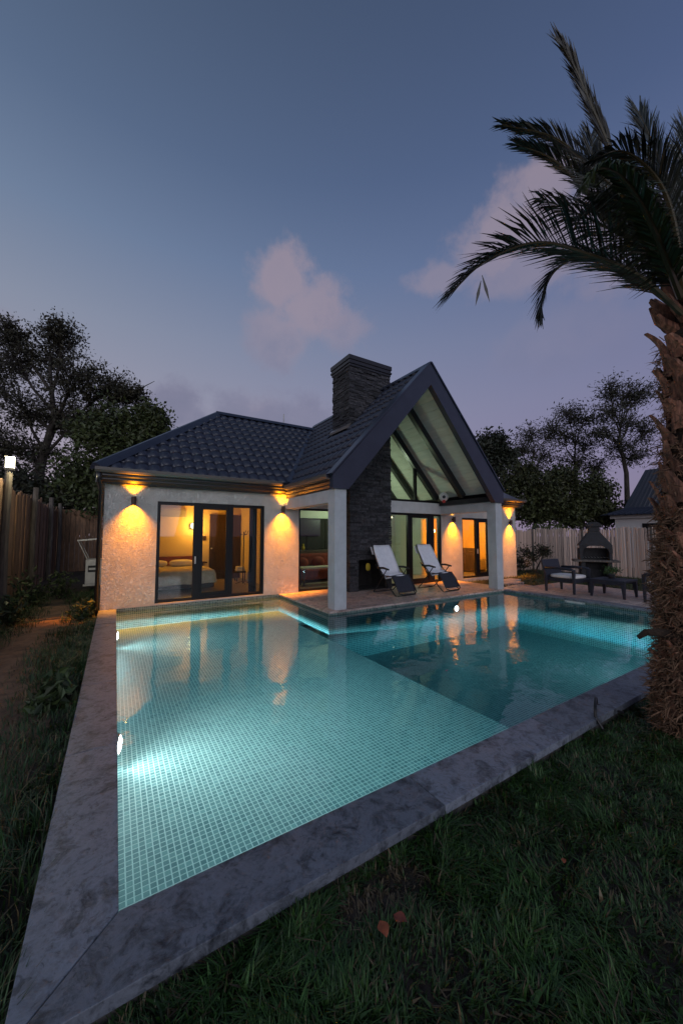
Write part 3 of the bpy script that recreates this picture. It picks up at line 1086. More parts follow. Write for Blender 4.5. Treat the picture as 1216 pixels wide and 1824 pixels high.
def chimney():
    x0, x1, y0, y1 = CH
    top = 5.93
    core = MB()
    i = .03
    # core leaves the hearth open
    core.box(x0 + i, 5.36, y0 + i, y1 - i, -.05, top).box(6.30, x1 - i, y0 + i, y1 - i, -.05, top)
    core.box(5.36, 6.30, y0 + i, y1 - i, .80, top).box(5.36, 6.30, y1 - .2, y1 - i, -.05, .80)
    ch = core.build('chimney', M['joint'], house)
    h = MB()
    h.box(5.362, 6.298, y1 - .22, y1 - .202, .0, .798).box(5.362, 5.38, y0 + .06, y1 - .22, 0, .798).box(6.28, 6.298, y0 + .06, y1 - .22, 0, .798).box(5.38, 6.28, y0 + .06, y1 - .22, .78, .798).box(5.38, 6.28, y0 + .06, y1 - .22, 0, .03)
    h.build('hearth', M['soot_dark'], ch)
    # ledge stones: (face, course) -> individual stones
    faces = [('f', x0, x1), ('l', y0, y1), ('r', y0, y1)]
    rnd = random.Random(3)
    items = []
    for nm, a, b_ in faces:
        z = -.03
        while z < top - .01:
            hgt = rnd.choice((.036, .045, .055, .065))
            hgt = min(hgt, top - z)
            u = a - (.02 if nm == 'f' else -.01)
            e = b_ + (.02 if nm == 'f' else -.01)
            while u < e - .01:
                ln = rnd.uniform(.13, .38)
                v = min(u + ln, e)
                if e - v < .08:
                    v = e
                pr = rnd.uniform(.0, .035)
                sk = nm == 'f' and z < .80 and v > 5.36 and u < 6.30
                if sk:
                    # stop at the hearth opening
                    if u < 5.36 < v:
                        items.append((nm, u, 5.36, z, hgt, pr))
                    if u < 6.30 < v:
                        items.append((nm, 6.30, v, z, hgt, pr))
                elif nm == 'f' or z > 3.2 or (nm == 'l'):
                    items.append((nm, u, v, z, hgt, pr))
                u = v
            z += hgt
    def mk(bm, it, col=None):
        nm, u, v, z, hg, pr = it
        g = .0025
        if nm == 'f':
            bm.box(u + g, v - g, y0 - pr, y0 + .05, z + g, z + hg - g, col)
        elif nm == 'l':
            bm.box(x0 - pr, x0 + .05, u + g, v - g, z + g, z + hg - g, col)
        else:
            bm.box(x1 - .05, x1 + pr, u + g, v - g, z + g, z + hg - g, col)

    def hidden(it):
        nm, u, v, z, hg, pr = it
        if nm == 'f':
            return gz(max(u, .0)) - .6 < z < gz((u + v) / 2) - .05 and z > 3.3
        return nm == 'l' and 2.4 < z < gz(x0) - .05
    vis = [it for it in items if not hidden(it)]
    front = sorted([it for it in vis if it[0] in 'fl' and (it[0] == 'f' or it[3] > 3.6)], key=lambda it: -((it[2] - it[1]) * it[4] * (.6 if it[0] == 'l' else 1)))
    chosen = set(id(it) for it in front[:300])
    rest = MB()
    for it in items:
        if id(it) in chosen:
            bm = MB()
            mk(bm, it)
            bm.build('stone', M['stone'], ch)
        else:
            k = rnd.uniform(.5, 1.6)
            mk(rest, it, (k, k, k))
    tag(rest.build('stones', M['stonefill'], ch), kind='stuff')
    # stepped cap
    for k, (z0, z1, e) in enumerate(((5.93, 5.99, .03), (5.992, 6.045, .055), (6.047, 6.10, .035), (6.102, 6.22, .055))):
        MB().box(x0 - e, x1 + e, y0 - e, y1 + e, z0, z1).build('cap_course', M['dark'], ch, bevel=.006)
    # lead flashing where it leaves the roof
    b = MB()
    b.slab([(x0 - .08, y0 - .06, gz(x0 - .08) + .05), (x0 - .005, y0 - .06, gz(x0) + .05), (x0 - .005, y1 + .05, gz(x0) + .05), (x0 - .08, y1 + .05, gz(x0 - .08) + .05)], (0, 0, 1), .06)
    b.build('flashing', M['gutter'], ch)


chimney()


# ------------------------------------------------------------------ rooms behind the glass
def rooms():
    b = MB()
    b.box(-.005, 3.68, 12.2, 12.3, .02, 2.40).box(-.009, .0, LY + .21, 12.2, .02, 2.40)
    b.box(3.60, 3.68, LY + .21, 12.2, .02, 2.40).box(-.005, 3.68, LY + .21, 12.3, 2.40, 2.45)
    b.build('bedroom_wall', M['bedroom'], house)
    b = MB()
    b.prism([(3.70, 0), (9.35, 0), (9.35, 2.55), (8.75, 2.55), (6.9, 4.5), (5.6, 4.5), (3.75, 2.55), (3.70, 2.55)], 'y', 11.0, 11.1)
    b.box(9.36, 9.46, 9.55, 11.0, 0, 2.6).box(9.36, 9.46, RY + .21, 8.78, 0, 2.6).box(9.36, 9.46, 8.78, 9.55, 2.02, 2.6)
    b.build('living_wall', M['living'], house)
    b = MB()
    b.box(9.47, 12.45, 11.0, 11.1, .0, 2.42).box(12.42, 12.455, RY + .21, 11.0, .0, 2.42).box(9.47, 12.45, RY + .21, 11.1, 2.42, 2.45)
    b.box(9.462, 9.47, 9.55, 11.0, 0, 2.42)
    b.build('spare_room_wall', M['amber'], house)
    b = MB()
    b.box(-.0, 12.45, LY + .2, 12.2, -.02, .018).box(6.4, 12.45, RY + .2, LY + .2, -.02, .018)
    b.build('interior_floor', M['floor'], house)
    # bedroom doors
    d = MB().box(2.58, 3.14, 12.15, 12.198, .02, 2.12).build('interior_door', M['wood'], house)
    MB().box(2.62, 2.66, 12.10, 12.15, 1.0, 1.04).build('handle', M['ac'], d)
    MB().box(3.25, 3.58, 12.15, 12.198, .02, 2.12).build('interior_door', M['wood'], house)
    MB().box(2.38, 2.48, 12.18, 12.199, 1.28, 1.42).build('light_switch', M['wood'], house)


rooms()


def bedroom():
    b = thing('bed', 'double bed with two pillows and red headboard behind the sliding glass door', 'bed', (1.1, 10.9, .02))
    MB().box(.50, 2.08, 12.05, 12.14, .05, .80).build('headboard', M['redwood'], b, bevel=.015)
    MB().box(.53, 2.27, 10.02, 12.04, .08, .30).build('bed_base', M['wood'], b, bevel=.01)
    mt = MB().box(.52, 2.28, 9.98, 12.04, .28, .52).build('mattress', M['pillow'], b, bevel=.05)
    # blanket with soft drape on the foot and right side
    v, f = [], []
    nx, ny = 26, 20
    for j in range(ny + 1):
        for i in range(nx + 1):
            u, w = i / nx, j / ny
            x = .45 + 2.05 * u
            y = 9.80 + 1.6 * w
            dx, dy = max(0, x - 2.30), max(0, 9.98 - y)
            drop = min(.34, dx * 1.9 + dy * 2.0)
            x = min(x, 2.305 + .012 * math.sin(w * 40) * min(1, drop * 6) + .1 * dx)
            y = max(y, 9.955 - .02 * math.sin(u * 45) * min(1, drop * 6) - .1 * dy)
            v.append((x, y, .535 - drop + .008 * math.sin(u * 17 + w * 9)))
    for j in range(ny):
        for i in range(nx):
            a = j * (nx + 1) + i
            f.append((a, a + 1, a + nx + 2, a + nx + 1))
    MB().add(v, f).build('blanket', M['linen'], b, smooth=True)
    for x in (.98, 1.70):
        MB().ball((x, 11.72, .62), .34, .22, .10, 18, 10, .7).build('pillow', M['pillow'], b, smooth=True)
    t = thing('bedside_shelf', 'small dark bedside shelf between bed and bedroom door', 'shelf', (2.03, 11.95, .5))
    MB().box(2.30, 2.44, 11.75, 12.198, .58, .62).build('shelf_board', M['wood'], t)
    MB().box(2.30, 2.32, 11.75, 12.198, .42, .58).build('side_panel', M['wood'], t)
    t = thing('wall_lamp', 'glowing white lamp on the bedroom wall above the bed', 'wall lamp', (2.02, 12.2, 1.72))
    MB().ball((2.06, 12.10, 1.74), .07, .07, .09, 14, 8).build('lamp_shade', M['lens_warm'], t, smooth=True)
    MB().box(1.98, 2.06, 12.165, 12.2, 1.66, 1.82).build('bracket', M['ac'], t)
    lamp('bedroom_light', 'POINT', (2.11, 11.85, 1.74), 44, (1, .44, .06), t, .08)
    t = thing('coat_stand', 'thin black coat stand near the dark curtain in the bedroom', 'coat stand', (3.22, 10.6, .02))
    m = MB().tube([(3.22, 10.6, .03), (3.22, 10.6, 1.55)], .016, 8)
    m.build('pole', M['tube'], t)
    for k in range(3):
        a = 2 * math.pi * k / 3 + .5
        c, s = math.cos(a), math.sin(a)
        MB().tube([(3.22, 10.6, .10), (3.22 + .22 * c, 10.6 + .22 * s, .03)], .012, 6).build('foot', M['tube'], t)
        MB().tube([(3.22, 10.6, 1.45), (3.22 + .12 * c, 10.6 + .12 * s, 1.47), (3.22 + .19 * c, 10.6 + .19 * s, 1.58)], .01, 6).build('hook', M['tube'], t)
    t = thing('stool', 'low stool with folded white towels beside the coat stand', 'stool', (3.34, 11.35, .02))
    MB().box(3.2, 3.5, 11.23, 11.5, .28, .32).build('seat', M['wood'], t)
    for sx in (3.21, 3.46):
        for sy in (11.24, 11.46):
            MB().box(sx, sx + .03, sy, sy + .03, .02, .28).build('leg', M['wood'], t)
    o = MB().box(3.22, 3.48, 11.25, 11.48, .322, .40).box(3.23, 3.47, 11.26, 11.47, .402, .47).build('folded_towels', M['pillow'], bevel=.02)
    tag(o, 'two folded white towels stacked on the low bedroom stool', 'towels')
    # curtain bunched at the right
    v, f = [], []
    for i in range(41):
        u = i / 40
        x = 2.80 + .19 * u
        y = 8.78 + .035 * math.sin(u * 25)
        v += [(x, y, .03), (x, y, 2.3)]
    f = [(2 * i, 2 * i + 2, 2 * i + 3, 2 * i + 1) for i in range(40)]
    tag(MB().add(v, f).build('curtain', M['mesh'], smooth=True, fix=False), 'dark curtain gathered at the right end of the sliding door', 'curtain')
    t = thing('air_conditioner', 'white indoor air conditioner high on the bedroom wall', 'air conditioner', (1.45, 12.1, 2.05))
    MB().prism([(11.98, 2.03), (12.198, 2.0), (12.198, 2.27), (12.0, 2.27), (11.96, 2.2)], 'x', 1.05, 1.85).build('casing', M['plastic'], t, bevel=.01)
    MB().box(1.1, 1.8, 11.99, 12.03, 2.005, 2.026).build('louvre', M['ac'], t)


bedroom()


def living():
    t = thing('sofa', 'red sofa with round orange cushions inside the picture window', 'sofa', (5.3, 10.1, .02))
    MB().box(4.55, 6.2, 9.75, 10.55, .1, .42).build('seat', M['red'], t, bevel=.05)
    MB().box(4.55, 6.2, 10.35, 10.6, .42, .86).build('backrest', M['red'], t, bevel=.06)
    MB().ball((4.95, 10.2, .58), .2, .12, .18, 14, 8).build('cushion', M['red'], t, smooth=True)
    MB().ball((5.5, 10.2, .6), .22, .12, .18, 14, 8).build('cushion', M['red'], t, smooth=True)
    t = thing('dining_table', 'pale topped table in front of the red sofa', 'table', (5.0, 9.3, .02))
    MB().box(4.45, 5.6, 9.15, 9.55, .50, .54).build('table_top', M['linen'], t)
    for sx in (4.5, 5.5):
        MB().box(sx, sx + .05, 9.2, 9.25, .02, .5).build('leg', M['wood'], t)
        MB().box(sx, sx + .05, 9.45, 9.5, .02, .5).build('leg', M['wood'], t)
    t = thing('television', 'black television hanging high inside the picture window', 'television', (5.4, 10.95, 1.6))
    MB().box(4.9, 5.9, 10.80, 10.86, 1.45, 1.98).build('screen', M['frame'], t, bevel=.01)
    MB().box(5.3, 5.5, 10.86, 10.899, 1.6, 1.8).build('bracket', M['frame'], t)
    t = thing('sideboard', 'dark sideboard below the television', 'sideboard', (5.4, 10.75, .02))
    MB().box(4.7, 6.6, 10.62, 10.98, .05, .95).build('cabinet', M['wood'], t, bevel=.01)
    for k in range(3):
        MB().box(4.74 + k * .62, 5.32 + k * .62, 10.60, 10.62, .1, .9).build('door', M['wood'], t)
    t = thing('added_dark_cabinet', 'added dark cabinet wall that dims the room behind the television', 'cabinet', (5.4, 10.98, .95))
    for k in range(4):  # near-black fronts added to darken the view through the picture window
        MB().box(4.0 + k * .72, 4.70 + k * .72, 10.90, 10.99, .96, 2.02).build('dark_panel', M['soot_dark'], t, bevel=.006)
    t = thing('vase', 'small yellow vase standing on the dark sideboard', 'vase', (5.22, 10.72, .95))
    MB().lathe([(.03, .951), (.05, .99), (.055, 1.05), (.025, 1.12), (.035, 1.16)], (5.22, 10.72, 0), 14).build('vessel', M['yellow'], t, smooth=True)
    # lamps that light the living room
    t = thing('pendant_lamp', 'bare glowing bulb hanging in the amber doorway', 'pendant lamp', (10.0, 9.55, 1.5))
    MB().tube([(10.0, 9.55, 1.74), (10.0, 9.55, 2.42)], .006, 6).build('cord', M['tube'], t)
    MB().lathe([(.018, 1.66), (.02, 1.74)], (10.0, 9.55, 0), 10).build('socket', M['tube'], t)
    MB().ball((10.0, 9.55, 1.60), .05, .05, .065, 14, 8).build('bulb', M['bulb'], t, smooth=True)
    lamp('spare_room_light', 'POINT', (10.55, 9.2, 1.75), 170, (1, .40, .05), t, .28)
    t = thing('ceiling_lamp', 'row of small bright spots under the living room ceiling', 'ceiling lamp', (7.6, 9.6, 2.2))
    MB().box(6.9, 8.3, 9.78, 9.82, 2.10, 2.13).build('rail', M['frame'], t)
    for x in (7.0, 7.6, 8.2):
        MB().ball((x, 9.8, 2.07), .03, .03, .03, 10, 6).build('bulb', M['lens_warm'], t, smooth=True)
    lamp('living_light', 'POINT', (6.6, 9.65, 2.2), 76, (.82, 1, .68), t, .12)
    t = thing('bed', 'bed with slatted headboard in the amber room behind the patio door', 'bed', (12.0, 9.6, .02))
    MB().box(11.6, 11.66, 9.0, 10.2, .05, .95).build('headboard', M['wood'], t)
    MB().box(11.7, 12.4, 9.05, 10.15, .1, .5).build('mattress', M['linen'], t, bevel=.04)


living()


# ------------------------------------------------------------------ wall lamps
AMBER = (1.0, 0.30, 0.004)


def wall_lamps():
    spots = [(.29, LY, 2.14, 'up and down wall lamp on the left corner wall beside the downpipe'),
             (3.52, LY, 2.08, 'up and down wall lamp between sliding door and picture window'),
             (9.22, RY, 1.95, 'up and down wall lamp between glazed door and patio door'),
             (12.27, RY, 1.91, 'up and down wall lamp on the far right end wall past the column')]
    for x, y, z, lab in spots:
        t = thing('wall_lamp', lab, 'wall lamp', (x, y, z), 0, 'up and down wall lamps on the facade')
        r, hh, o = .045, .085, .085
        ring = MB()
        n = 20
        for k in range(n):
            a, c = 2 * math.pi * k / n, 2 * math.pi * (k + 1) / n
            p = lambda ang, rr, zz: (x + rr * math.cos(ang), y - o + rr * math.sin(ang), z + zz)
            ring.add([p(a, r, -hh), p(c, r, -hh), p(c, r, hh), p(a, r, hh), p(a, r - .005, -hh), p(c, r - .005, -hh), p(c, r - .005, hh), p(a, r - .005, hh)],
                     [(0, 1, 2, 3), (5, 4, 7, 6), (0, 4, 5, 1), (3, 2, 6, 7)])
        ring.build('lamp_body', M['bronze'], t)
        MB().box(x - .025, x + .025, y - o + r - .005, y - .001, z - .03, z + .03).build('bracket', M['bronze'], t)
        for s in (1, -1):
            MB().lathe([(r - .006, s * .058 - .006), (r - .006, s * .058 + .006)], (x, y - o, z), 16).build('lens', M['lens_amber'], t)
        for s in (1, -1):
            lamp('wall_lamp_light', 'SPOT', (x, y - o, z + s * (hh - .012)), 600 if s < 0 else 400, AMBER, t, .022, R(112 if s < 0 else 96), 1.0, (0, .62 if s < 0 else .1, s), 'Linear')


wall_lamps()


def pool_lights():
    W_ = (.86, 1.0, .96)
    spec = [((PX0, 3.42, -.19), (1, -.2, 0), 165, 'pool light on the left pool wall nearer the camera', R(112)),
            ((PX0, 7.02, -.19), (1, -.1, 0), 130, 'pool light on the left pool wall close to the house', R(108)),
            ((6.95, DY0, -.30), (0, -1, 0), 15, 'pool light in the deep pool wall below the loungers', R(150)),
            ((7.5, PY0, -.25), (0, 1, 0), 48, 'unseen pool light added under the near coping to brighten the deep end', R(150))]  # added lamp, out of view, lifts the deep end
    for p, d, e, lab, sp in spec:
        t = thing('pool_light', lab, 'pool light', p, 0, 'lights under the pool water')
        p, d = np.array(p), np.array(d, float)
        MB().tube([p + d * .001, p + d * .022], [.085, .075], 20).build('rim', M['ac'], t)
        MB().tube([p + d * .0225, p + d * .03], [.062, .05], 20).build('lens', M['lens_white'], t)
        # hooded LED fixture: nothing above the horizontal, strongest just below it
        lo = lamp('pool_light_beam', 'POINT', p + d * .06, e, W_, t, .035, falloff='Constant')
        nt = NT(lo.data.node_tree)
        nrm = nt.new('ShaderNodeTexCoord').outputs['Normal']
        z = nt.new('ShaderNodeSeparateXYZ', {0: nrm}).outputs[2]
        ah = nt.vm('DOT_PRODUCT', nrm, tuple(d / np.linalg.norm(d)))
        az = nt.m('DIVIDE', nt.m('MULTIPLY', ah, ah), nt.m('MAXIMUM', nt.m('SUBTRACT', 1.0, nt.m('MULTIPLY', z, z)), 0.02))
        down = nt.m('MAXIMUM', nt.m('MULTIPLY', z, -1.0), 0.02)
        prof = nt.m('MULTIPLY', nt.m('MULTIPLY', nt.smooth(z, -0.022, -0.085), nt.m('POWER', down, -0.4)), nt.m('MULTIPLY_ADD', az, 0.76, 0.24))
        lf = [q for q in nt.n if q.bl_idname == 'ShaderNodeLightFalloff'][0]
        nt.l.new(prof, lf.inputs['Strength'])



pool_lights()

# ------------------------------------------------------------------ terrace objects


def lounger_proto():
    t = proto('reclining_chair', 'folding recliner with white towel cover, nearer the stone chimney', 'recliner', 'folding recliners on the patio')
    hw = .30
    back = [(.50, 1.17), (.30, .80), (.12, .47)]
    seat = [(.12, .47), (-.02, .42), (-.24, .47)]
    legp = [(-.24, .47), (-.34, .33), (-.47, .10)]

    def strip(prof, w, th, name, m, lift=0.0, r=None):
        v, f = [], []
        prof = [np.array(p) for p in prof]
        # resample
        pts = []
        for a, b in zip(prof, prof[1:]):
            pts += [a + (b - a) * k / 5 for k in range(5)]
        pts.append(prof[-1])
        nx = 8
        for i, p in enumerate(pts):
            dr = pts[min(i + 1, len(pts) - 1)] - pts[max(i - 1, 0)]
            dr /= np.linalg.norm(dr)
            nrm = np.array((-dr[1], dr[0]))
            if nrm[0] > 0:
                nrm = -nrm
            for s in (0, 1):
                for k in range(nx + 1):
                    u = k / nx * 2 - 1
                    sag = -.02 * (1 - u * u) + lift + s * th
                    edge = w * (1 if r is None or i > 2 else (.86, .95, .99)[i])
                    q = p + nrm * sag
                    v.append((u * edge, q[0], q[1]))
        m_ = 2 * (nx + 1)
        for i in range(len(pts) - 1):
            for s in (0, 1):
                for k in range(nx):
                    a = i * m_ + s * (nx + 1) + k
                    f.append((a, a + 1, a + 1 + m_, a + m_))
            for k in (0, nx):
                a = i * m_ + k
                f.append((a, a + nx + 1, a + nx + 1 + m_, a + m_))
        for i in (0, len(pts) - 1):
            for k in range(nx):
                a = i * m_ + k
                f.append((a, a + 1, a + nx + 2, a + nx + 1))
        return MB().add(v, f).build(name, m, t, smooth=True)
    strip(back, .285, .012, 'backrest', M['mesh'])
    strip(seat, .285, .012, 'seat', M['mesh'])
    strip(legp, .275, .012, 'leg_rest', M['mesh'])
    strip(back + seat[1:] , .30, .035, 'towel', M['towel'], .016, r=1)
    # folded flap over the back of the top edge
    strip([(.515, 1.16), (.47, 1.06), (.43, .97)], .29, .02, 'towel_flap', M['towel'], -.06)
    rr = .0125
    for s in (-1, 1):
        x = s * hw
        MB().tube([(x * .95, .50, 1.18), (x, .30, .79), (x, .12, .45)], rr, 8).build('back_tube', M['tube'], t, smooth=True)
        MB().tube([(x, .12, .45), (x, -.24, .455)], rr, 8).build('seat_tube', M['tube'], t, smooth=True)
        xo = s * (hw + .035)
        MB().tube([(xo, .16, .63), (xo, .02, .48), (xo, -.30, .13), (xo, -.42, .03), (xo * .92, -.44, .014)], rr, 8).build('leg', M['tube'], t, smooth=True)
        MB().tube([(xo, -.14, .63), (xo, -.02, .48), (xo, .26, .14), (xo, .38, .03), (xo * .92, .40, .014)], rr, 8).build('leg', M['tube'], t, smooth=True)
        MB().tube([(xo, -.20, .615), (xo, .0, .645), (xo, .22, .63), (xo, .30, .72)], [.02, .027, .024, .014], 10).build('armrest', M['tube'], t, smooth=True)
        MB().tube([(x * .95, -.24, .455), (x * .95, -.36, .32), (x * .95, -.50, .08), (x * .6, -.53, .05)], rr, 8).build('leg_tube', M['tube'], t, smooth=True)
    for y, z in ((-.44, .014), (.40, .014)):
        MB().tube([(-hw * .95, y, z), (hw * .95, y, z)], rr, 8).build('cross_bar', M['tube'], t, smooth=True)
    MB().tube([(-hw * .6, -.53, .05), (hw * .6, -.53, .05)], rr, 8).build('cross_bar', M['tube'], t, smooth=True)
    MB().tube([(-hw * .92, .50, 1.18), (hw * .92, .50, 1.18)], rr, 8).build('cross_bar', M['tube'], t, smooth=True)
    return t


lg = lounger_proto()
lg.location = (5.92, 7.02, 0)
lg.rotation_euler = (0, 0, R(2))
dup(lg, (7.36, 6.92, 0), R(5), 'folding recliner with white towel cover, nearer the right white column')


def armchair_proto():
    t = proto('garden_armchair', 'navy resin armchair with cream cushion facing the pool corner, backrest towards the fence', 'armchair', 'navy garden armchairs by the pool')
    w, d = .36, .38
    for sx in (-1, 1):
        for sy, tp in ((-1, .60), (1, .42)):
            x, y = sx * (w - .03), sy * (d - .03)
            b = MB()
            b.add([(x - .022, y - .022, 0), (x + .022, y - .022, 0), (x + .022, y + .022, 0), (x - .022, y + .022, 0),
                   (x - .034, y - .034, tp), (x + .034, y - .034, tp), (x + .034, y + .034, tp), (x - .034, y + .034, tp)],
                  [(0, 3, 2, 1), (4, 5, 6, 7), (0, 1, 5, 4), (1, 2, 6, 5), (2, 3, 7, 6), (3, 0, 4, 7)])
            b.build('leg', M['resin'], t, bevel=.006)
        MB().tube([(sx * (w - .01), -d + .02, .56), (sx * (w - .01), -d + .06, .60), (sx * (w - .01), 0, .615), (sx * (w - .01), d - .04, .60)], [.032, .036, .036, .034], 8).build('armrest', M['resin'], t, smooth=True)
    MB().box(-w + .05, w - .05, -d + .0, d - .06, .27, .36).build('seat', M['resin'], t, bevel=.012)
    MB().prism([(d - .07, .36), (d - .01, .36), (d + .10, .80), (d + .05, .81)], 'x', -w + .0, w - .0).build('backrest', M['resin'], t, bevel=.015)
    MB().ball((0, -.02, .405), w - .05, d - .04, .05, 24, 8, .45).build('cushion', M['cushion'], t, smooth=True)
    return t


ac_ = armchair_proto()
ac_.location = (9.86, 4.86, 0)
ac_.rotation_euler = (0, 0, R(-4))
dup(ac_, (10.05, 2.86, 0), R(178), 'navy resin armchair with cream cushion half hidden behind the palm trunk')


def coffee_table():
    t = thing('coffee_table', 'low navy resin table between the two garden armchairs', 'table', (10.05, 3.92, 0))
    x, y = 10.05, 3.92
    MB().box(x - .36, x + .36, y - .36, y + .36, .36, .41).build('table_top', M['resin'], t, bevel=.012)
    for sx in (-1, 1):
        MB().box(x + sx * .33 - .02, x + sx * .33 + .02, y - .28, y + .28, .30, .359).build('apron', M['resin'], t)
        for sy in (-1, 1):
            lx, ly = x + sx * .31, y + sy * .31
            MB().add([(lx - .02 + sx * .02, ly - .02 + sy * .02, 0), (lx + .02 + sx * .02, ly - .02 + sy * .02, 0), (lx + .02 + sx * .02, ly + .02 + sy * .02, 0), (lx - .02 + sx * .02, ly + .02 + sy * .02, 0),
                      (lx - .04, ly - .04, .359), (lx + .04, ly - .04, .359), (lx + .04, ly + .04, .359), (lx - .04, ly + .04, .359)],
                     [(0, 3, 2, 1), (4, 5, 6, 7), (0, 1, 5, 4), (1, 2, 6, 5), (2, 3, 7, 6), (3, 0, 4, 7)]).build('leg', M['resin'], t)


coffee_table()


def leaf_cards(cent, size, cols, rg, droop=0.0, aspect=.5):
    """diamond leaves at the given centres -> arrays"""
    n = len(cent)
    d = rg.normal(size=(n, 3))
    d[:, 2] -= droop
    d /= np.linalg.norm(d, axis=1)[:, None]
    q = rg.normal(size=(n, 3))
    s = np.cross(d, q)
    s /= np.linalg.norm(s, axis=1)[:, None] + 1e-9
    L = (size * rg.uniform(.6, 1.35, n))[:, None]
    nm = np.cross(d, s) * L * .12
    v = np.stack([cent - d * L * .5, cent + s * L * aspect * .5 + nm, cent + d * L * .5, cent - s * L * aspect * .5 + nm], 1).reshape(-1, 3)
    f = np.arange(4 * n).reshape(-1, 4)
    return v, f, np.repeat(cols, 4, 0)


def potted_plant():
    t = thing('potted_plant', 'small leafy plant in a dark pot on the low garden table', 'plant', (10.22, 4.02, .41))
    MB().lathe([(.06, .411), (.085, .50), (.088, .505), (.075, .505)], (10.22, 4.02, 0), 16).build('pot', M['terracotta'], t, smooth=True)
    c = rng.normal(size=(260, 3)) * (.085, .085, .05) + (10.22, 4.02, .60)
    k = rng.uniform(.5, 1.4, (260, 1))
    v, f, cc = leaf_cards(c, .055, k * np.array([[.05, .10, .025]]), rng)
    np_mesh('foliage', v, f, M['leaf'], t, cc)


potted_plant()


def barbecue():
    t = proto('barbecue', 'black masonry barbecue with pyramid hood and chimney in front of the cane fence', 'barbecue')
    # front looks along -y in its own frame
    MB().box(-.42, -.30, -.28, .28, -.10, .58).build('side_panel', M['bbq'], t, bevel=.01)
    MB().box(.30, .42, -.28, .28, -.10, .58).build('side_panel', M['bbq'], t, bevel=.01)
    MB().box(-.30, .30, .18, .28, -.10, .58).build('back_panel', M['bbq'], t)
    MB().box(-.62, .62, -.36, .32, .58, .64).build('worktop', M['post'], t, bevel=.012)
    fb = MB()
    fb.box(-.44, -.36, -.24, .26, .64, 1.02).box(.36, .44, -.24, .26, .64, 1.02).box(-.36, .36, .18, .26, .64, 1.02)
    fb.build('firebox', M['bbq'], t)
    arch = [(-.44, 1.02), (.44, 1.02), (.44, 1.10), (.30, 1.28), (-.30, 1.28), (-.44, 1.10)]
    inner = [(.36 * math.cos(math.pi * k / 10), .86 + .27 * math.sin(math.pi * k / 10)) for k in range(11)]
    v = [(x, -.26, z) for x, z in inner]
    outer = [(.445, .86), (.445, .95), (.445, 1.05), (.44, 1.12), (.30, 1.17), (.0, 1.18), (-.30, 1.17), (-.44, 1.12), (-.445, 1.05), (-.445, .95), (-.445, .86)]
    v += [(x, -.26, z) for x, z in outer] + [(x, -.20, z) for x, z in inner] + [(x, -.20, z) for x, z in outer]
    n = 11
    f = [(i, i + 1, i + 1 + n, i + n) for i in range(n - 1)] + [(i + 2 * n, i + 3 * n, i + 1 + 3 * n, i + 1 + 2 * n) for i in range(n - 1)] + [(i, i + 2 * n, i + 1 + 2 * n, i + 1) for i in range(n - 1)]
    MB().add(v, f).build('arch', M['bbq'], t)
    h = MB()
    b0 = [(-.46, -.27, 1.10), (.46, -.27, 1.10), (.46, .28, 1.10), (-.46, .28, 1.10)]
    b1 = [(-.15, -.13, 1.56), (.15, -.13, 1.56), (.15, .15, 1.56), (-.15, .15, 1.56)]
    h.add(b0 + b1, [(0, 3, 2, 1), (4, 5, 6, 7), (0, 1, 5, 4), (1, 2, 6, 5), (2, 3, 7, 6), (3, 0, 4, 7)])
    h.build('hood', M['bbq'], t, bevel=.012)
    MB().box(-.15, .15, -.13, .15, 1.562, 1.72).build('flue', M['bbq'], t, bevel=.01)
    MB().prism([(-.20, 1.722), (.20, 1.722), (.19, 1.80), (.08, 1.88), (-.08, 1.88), (-.19, 1.80)], 'y', -.17, .19).build('flue_cap', M['bbq'], t, bevel=.01)
    gr = MB()
    for k in range(9):
        gr.tube([(-.34 + .085 * k, -.18, .72), (-.34 + .085 * k, .16, .72)], .006, 5)
    gr.build('grill', M['ac'], t)
    t.location = (13.4, 5.72, 0)
    t.rotation_euler = (0, 0, R(-58))


barbecue()


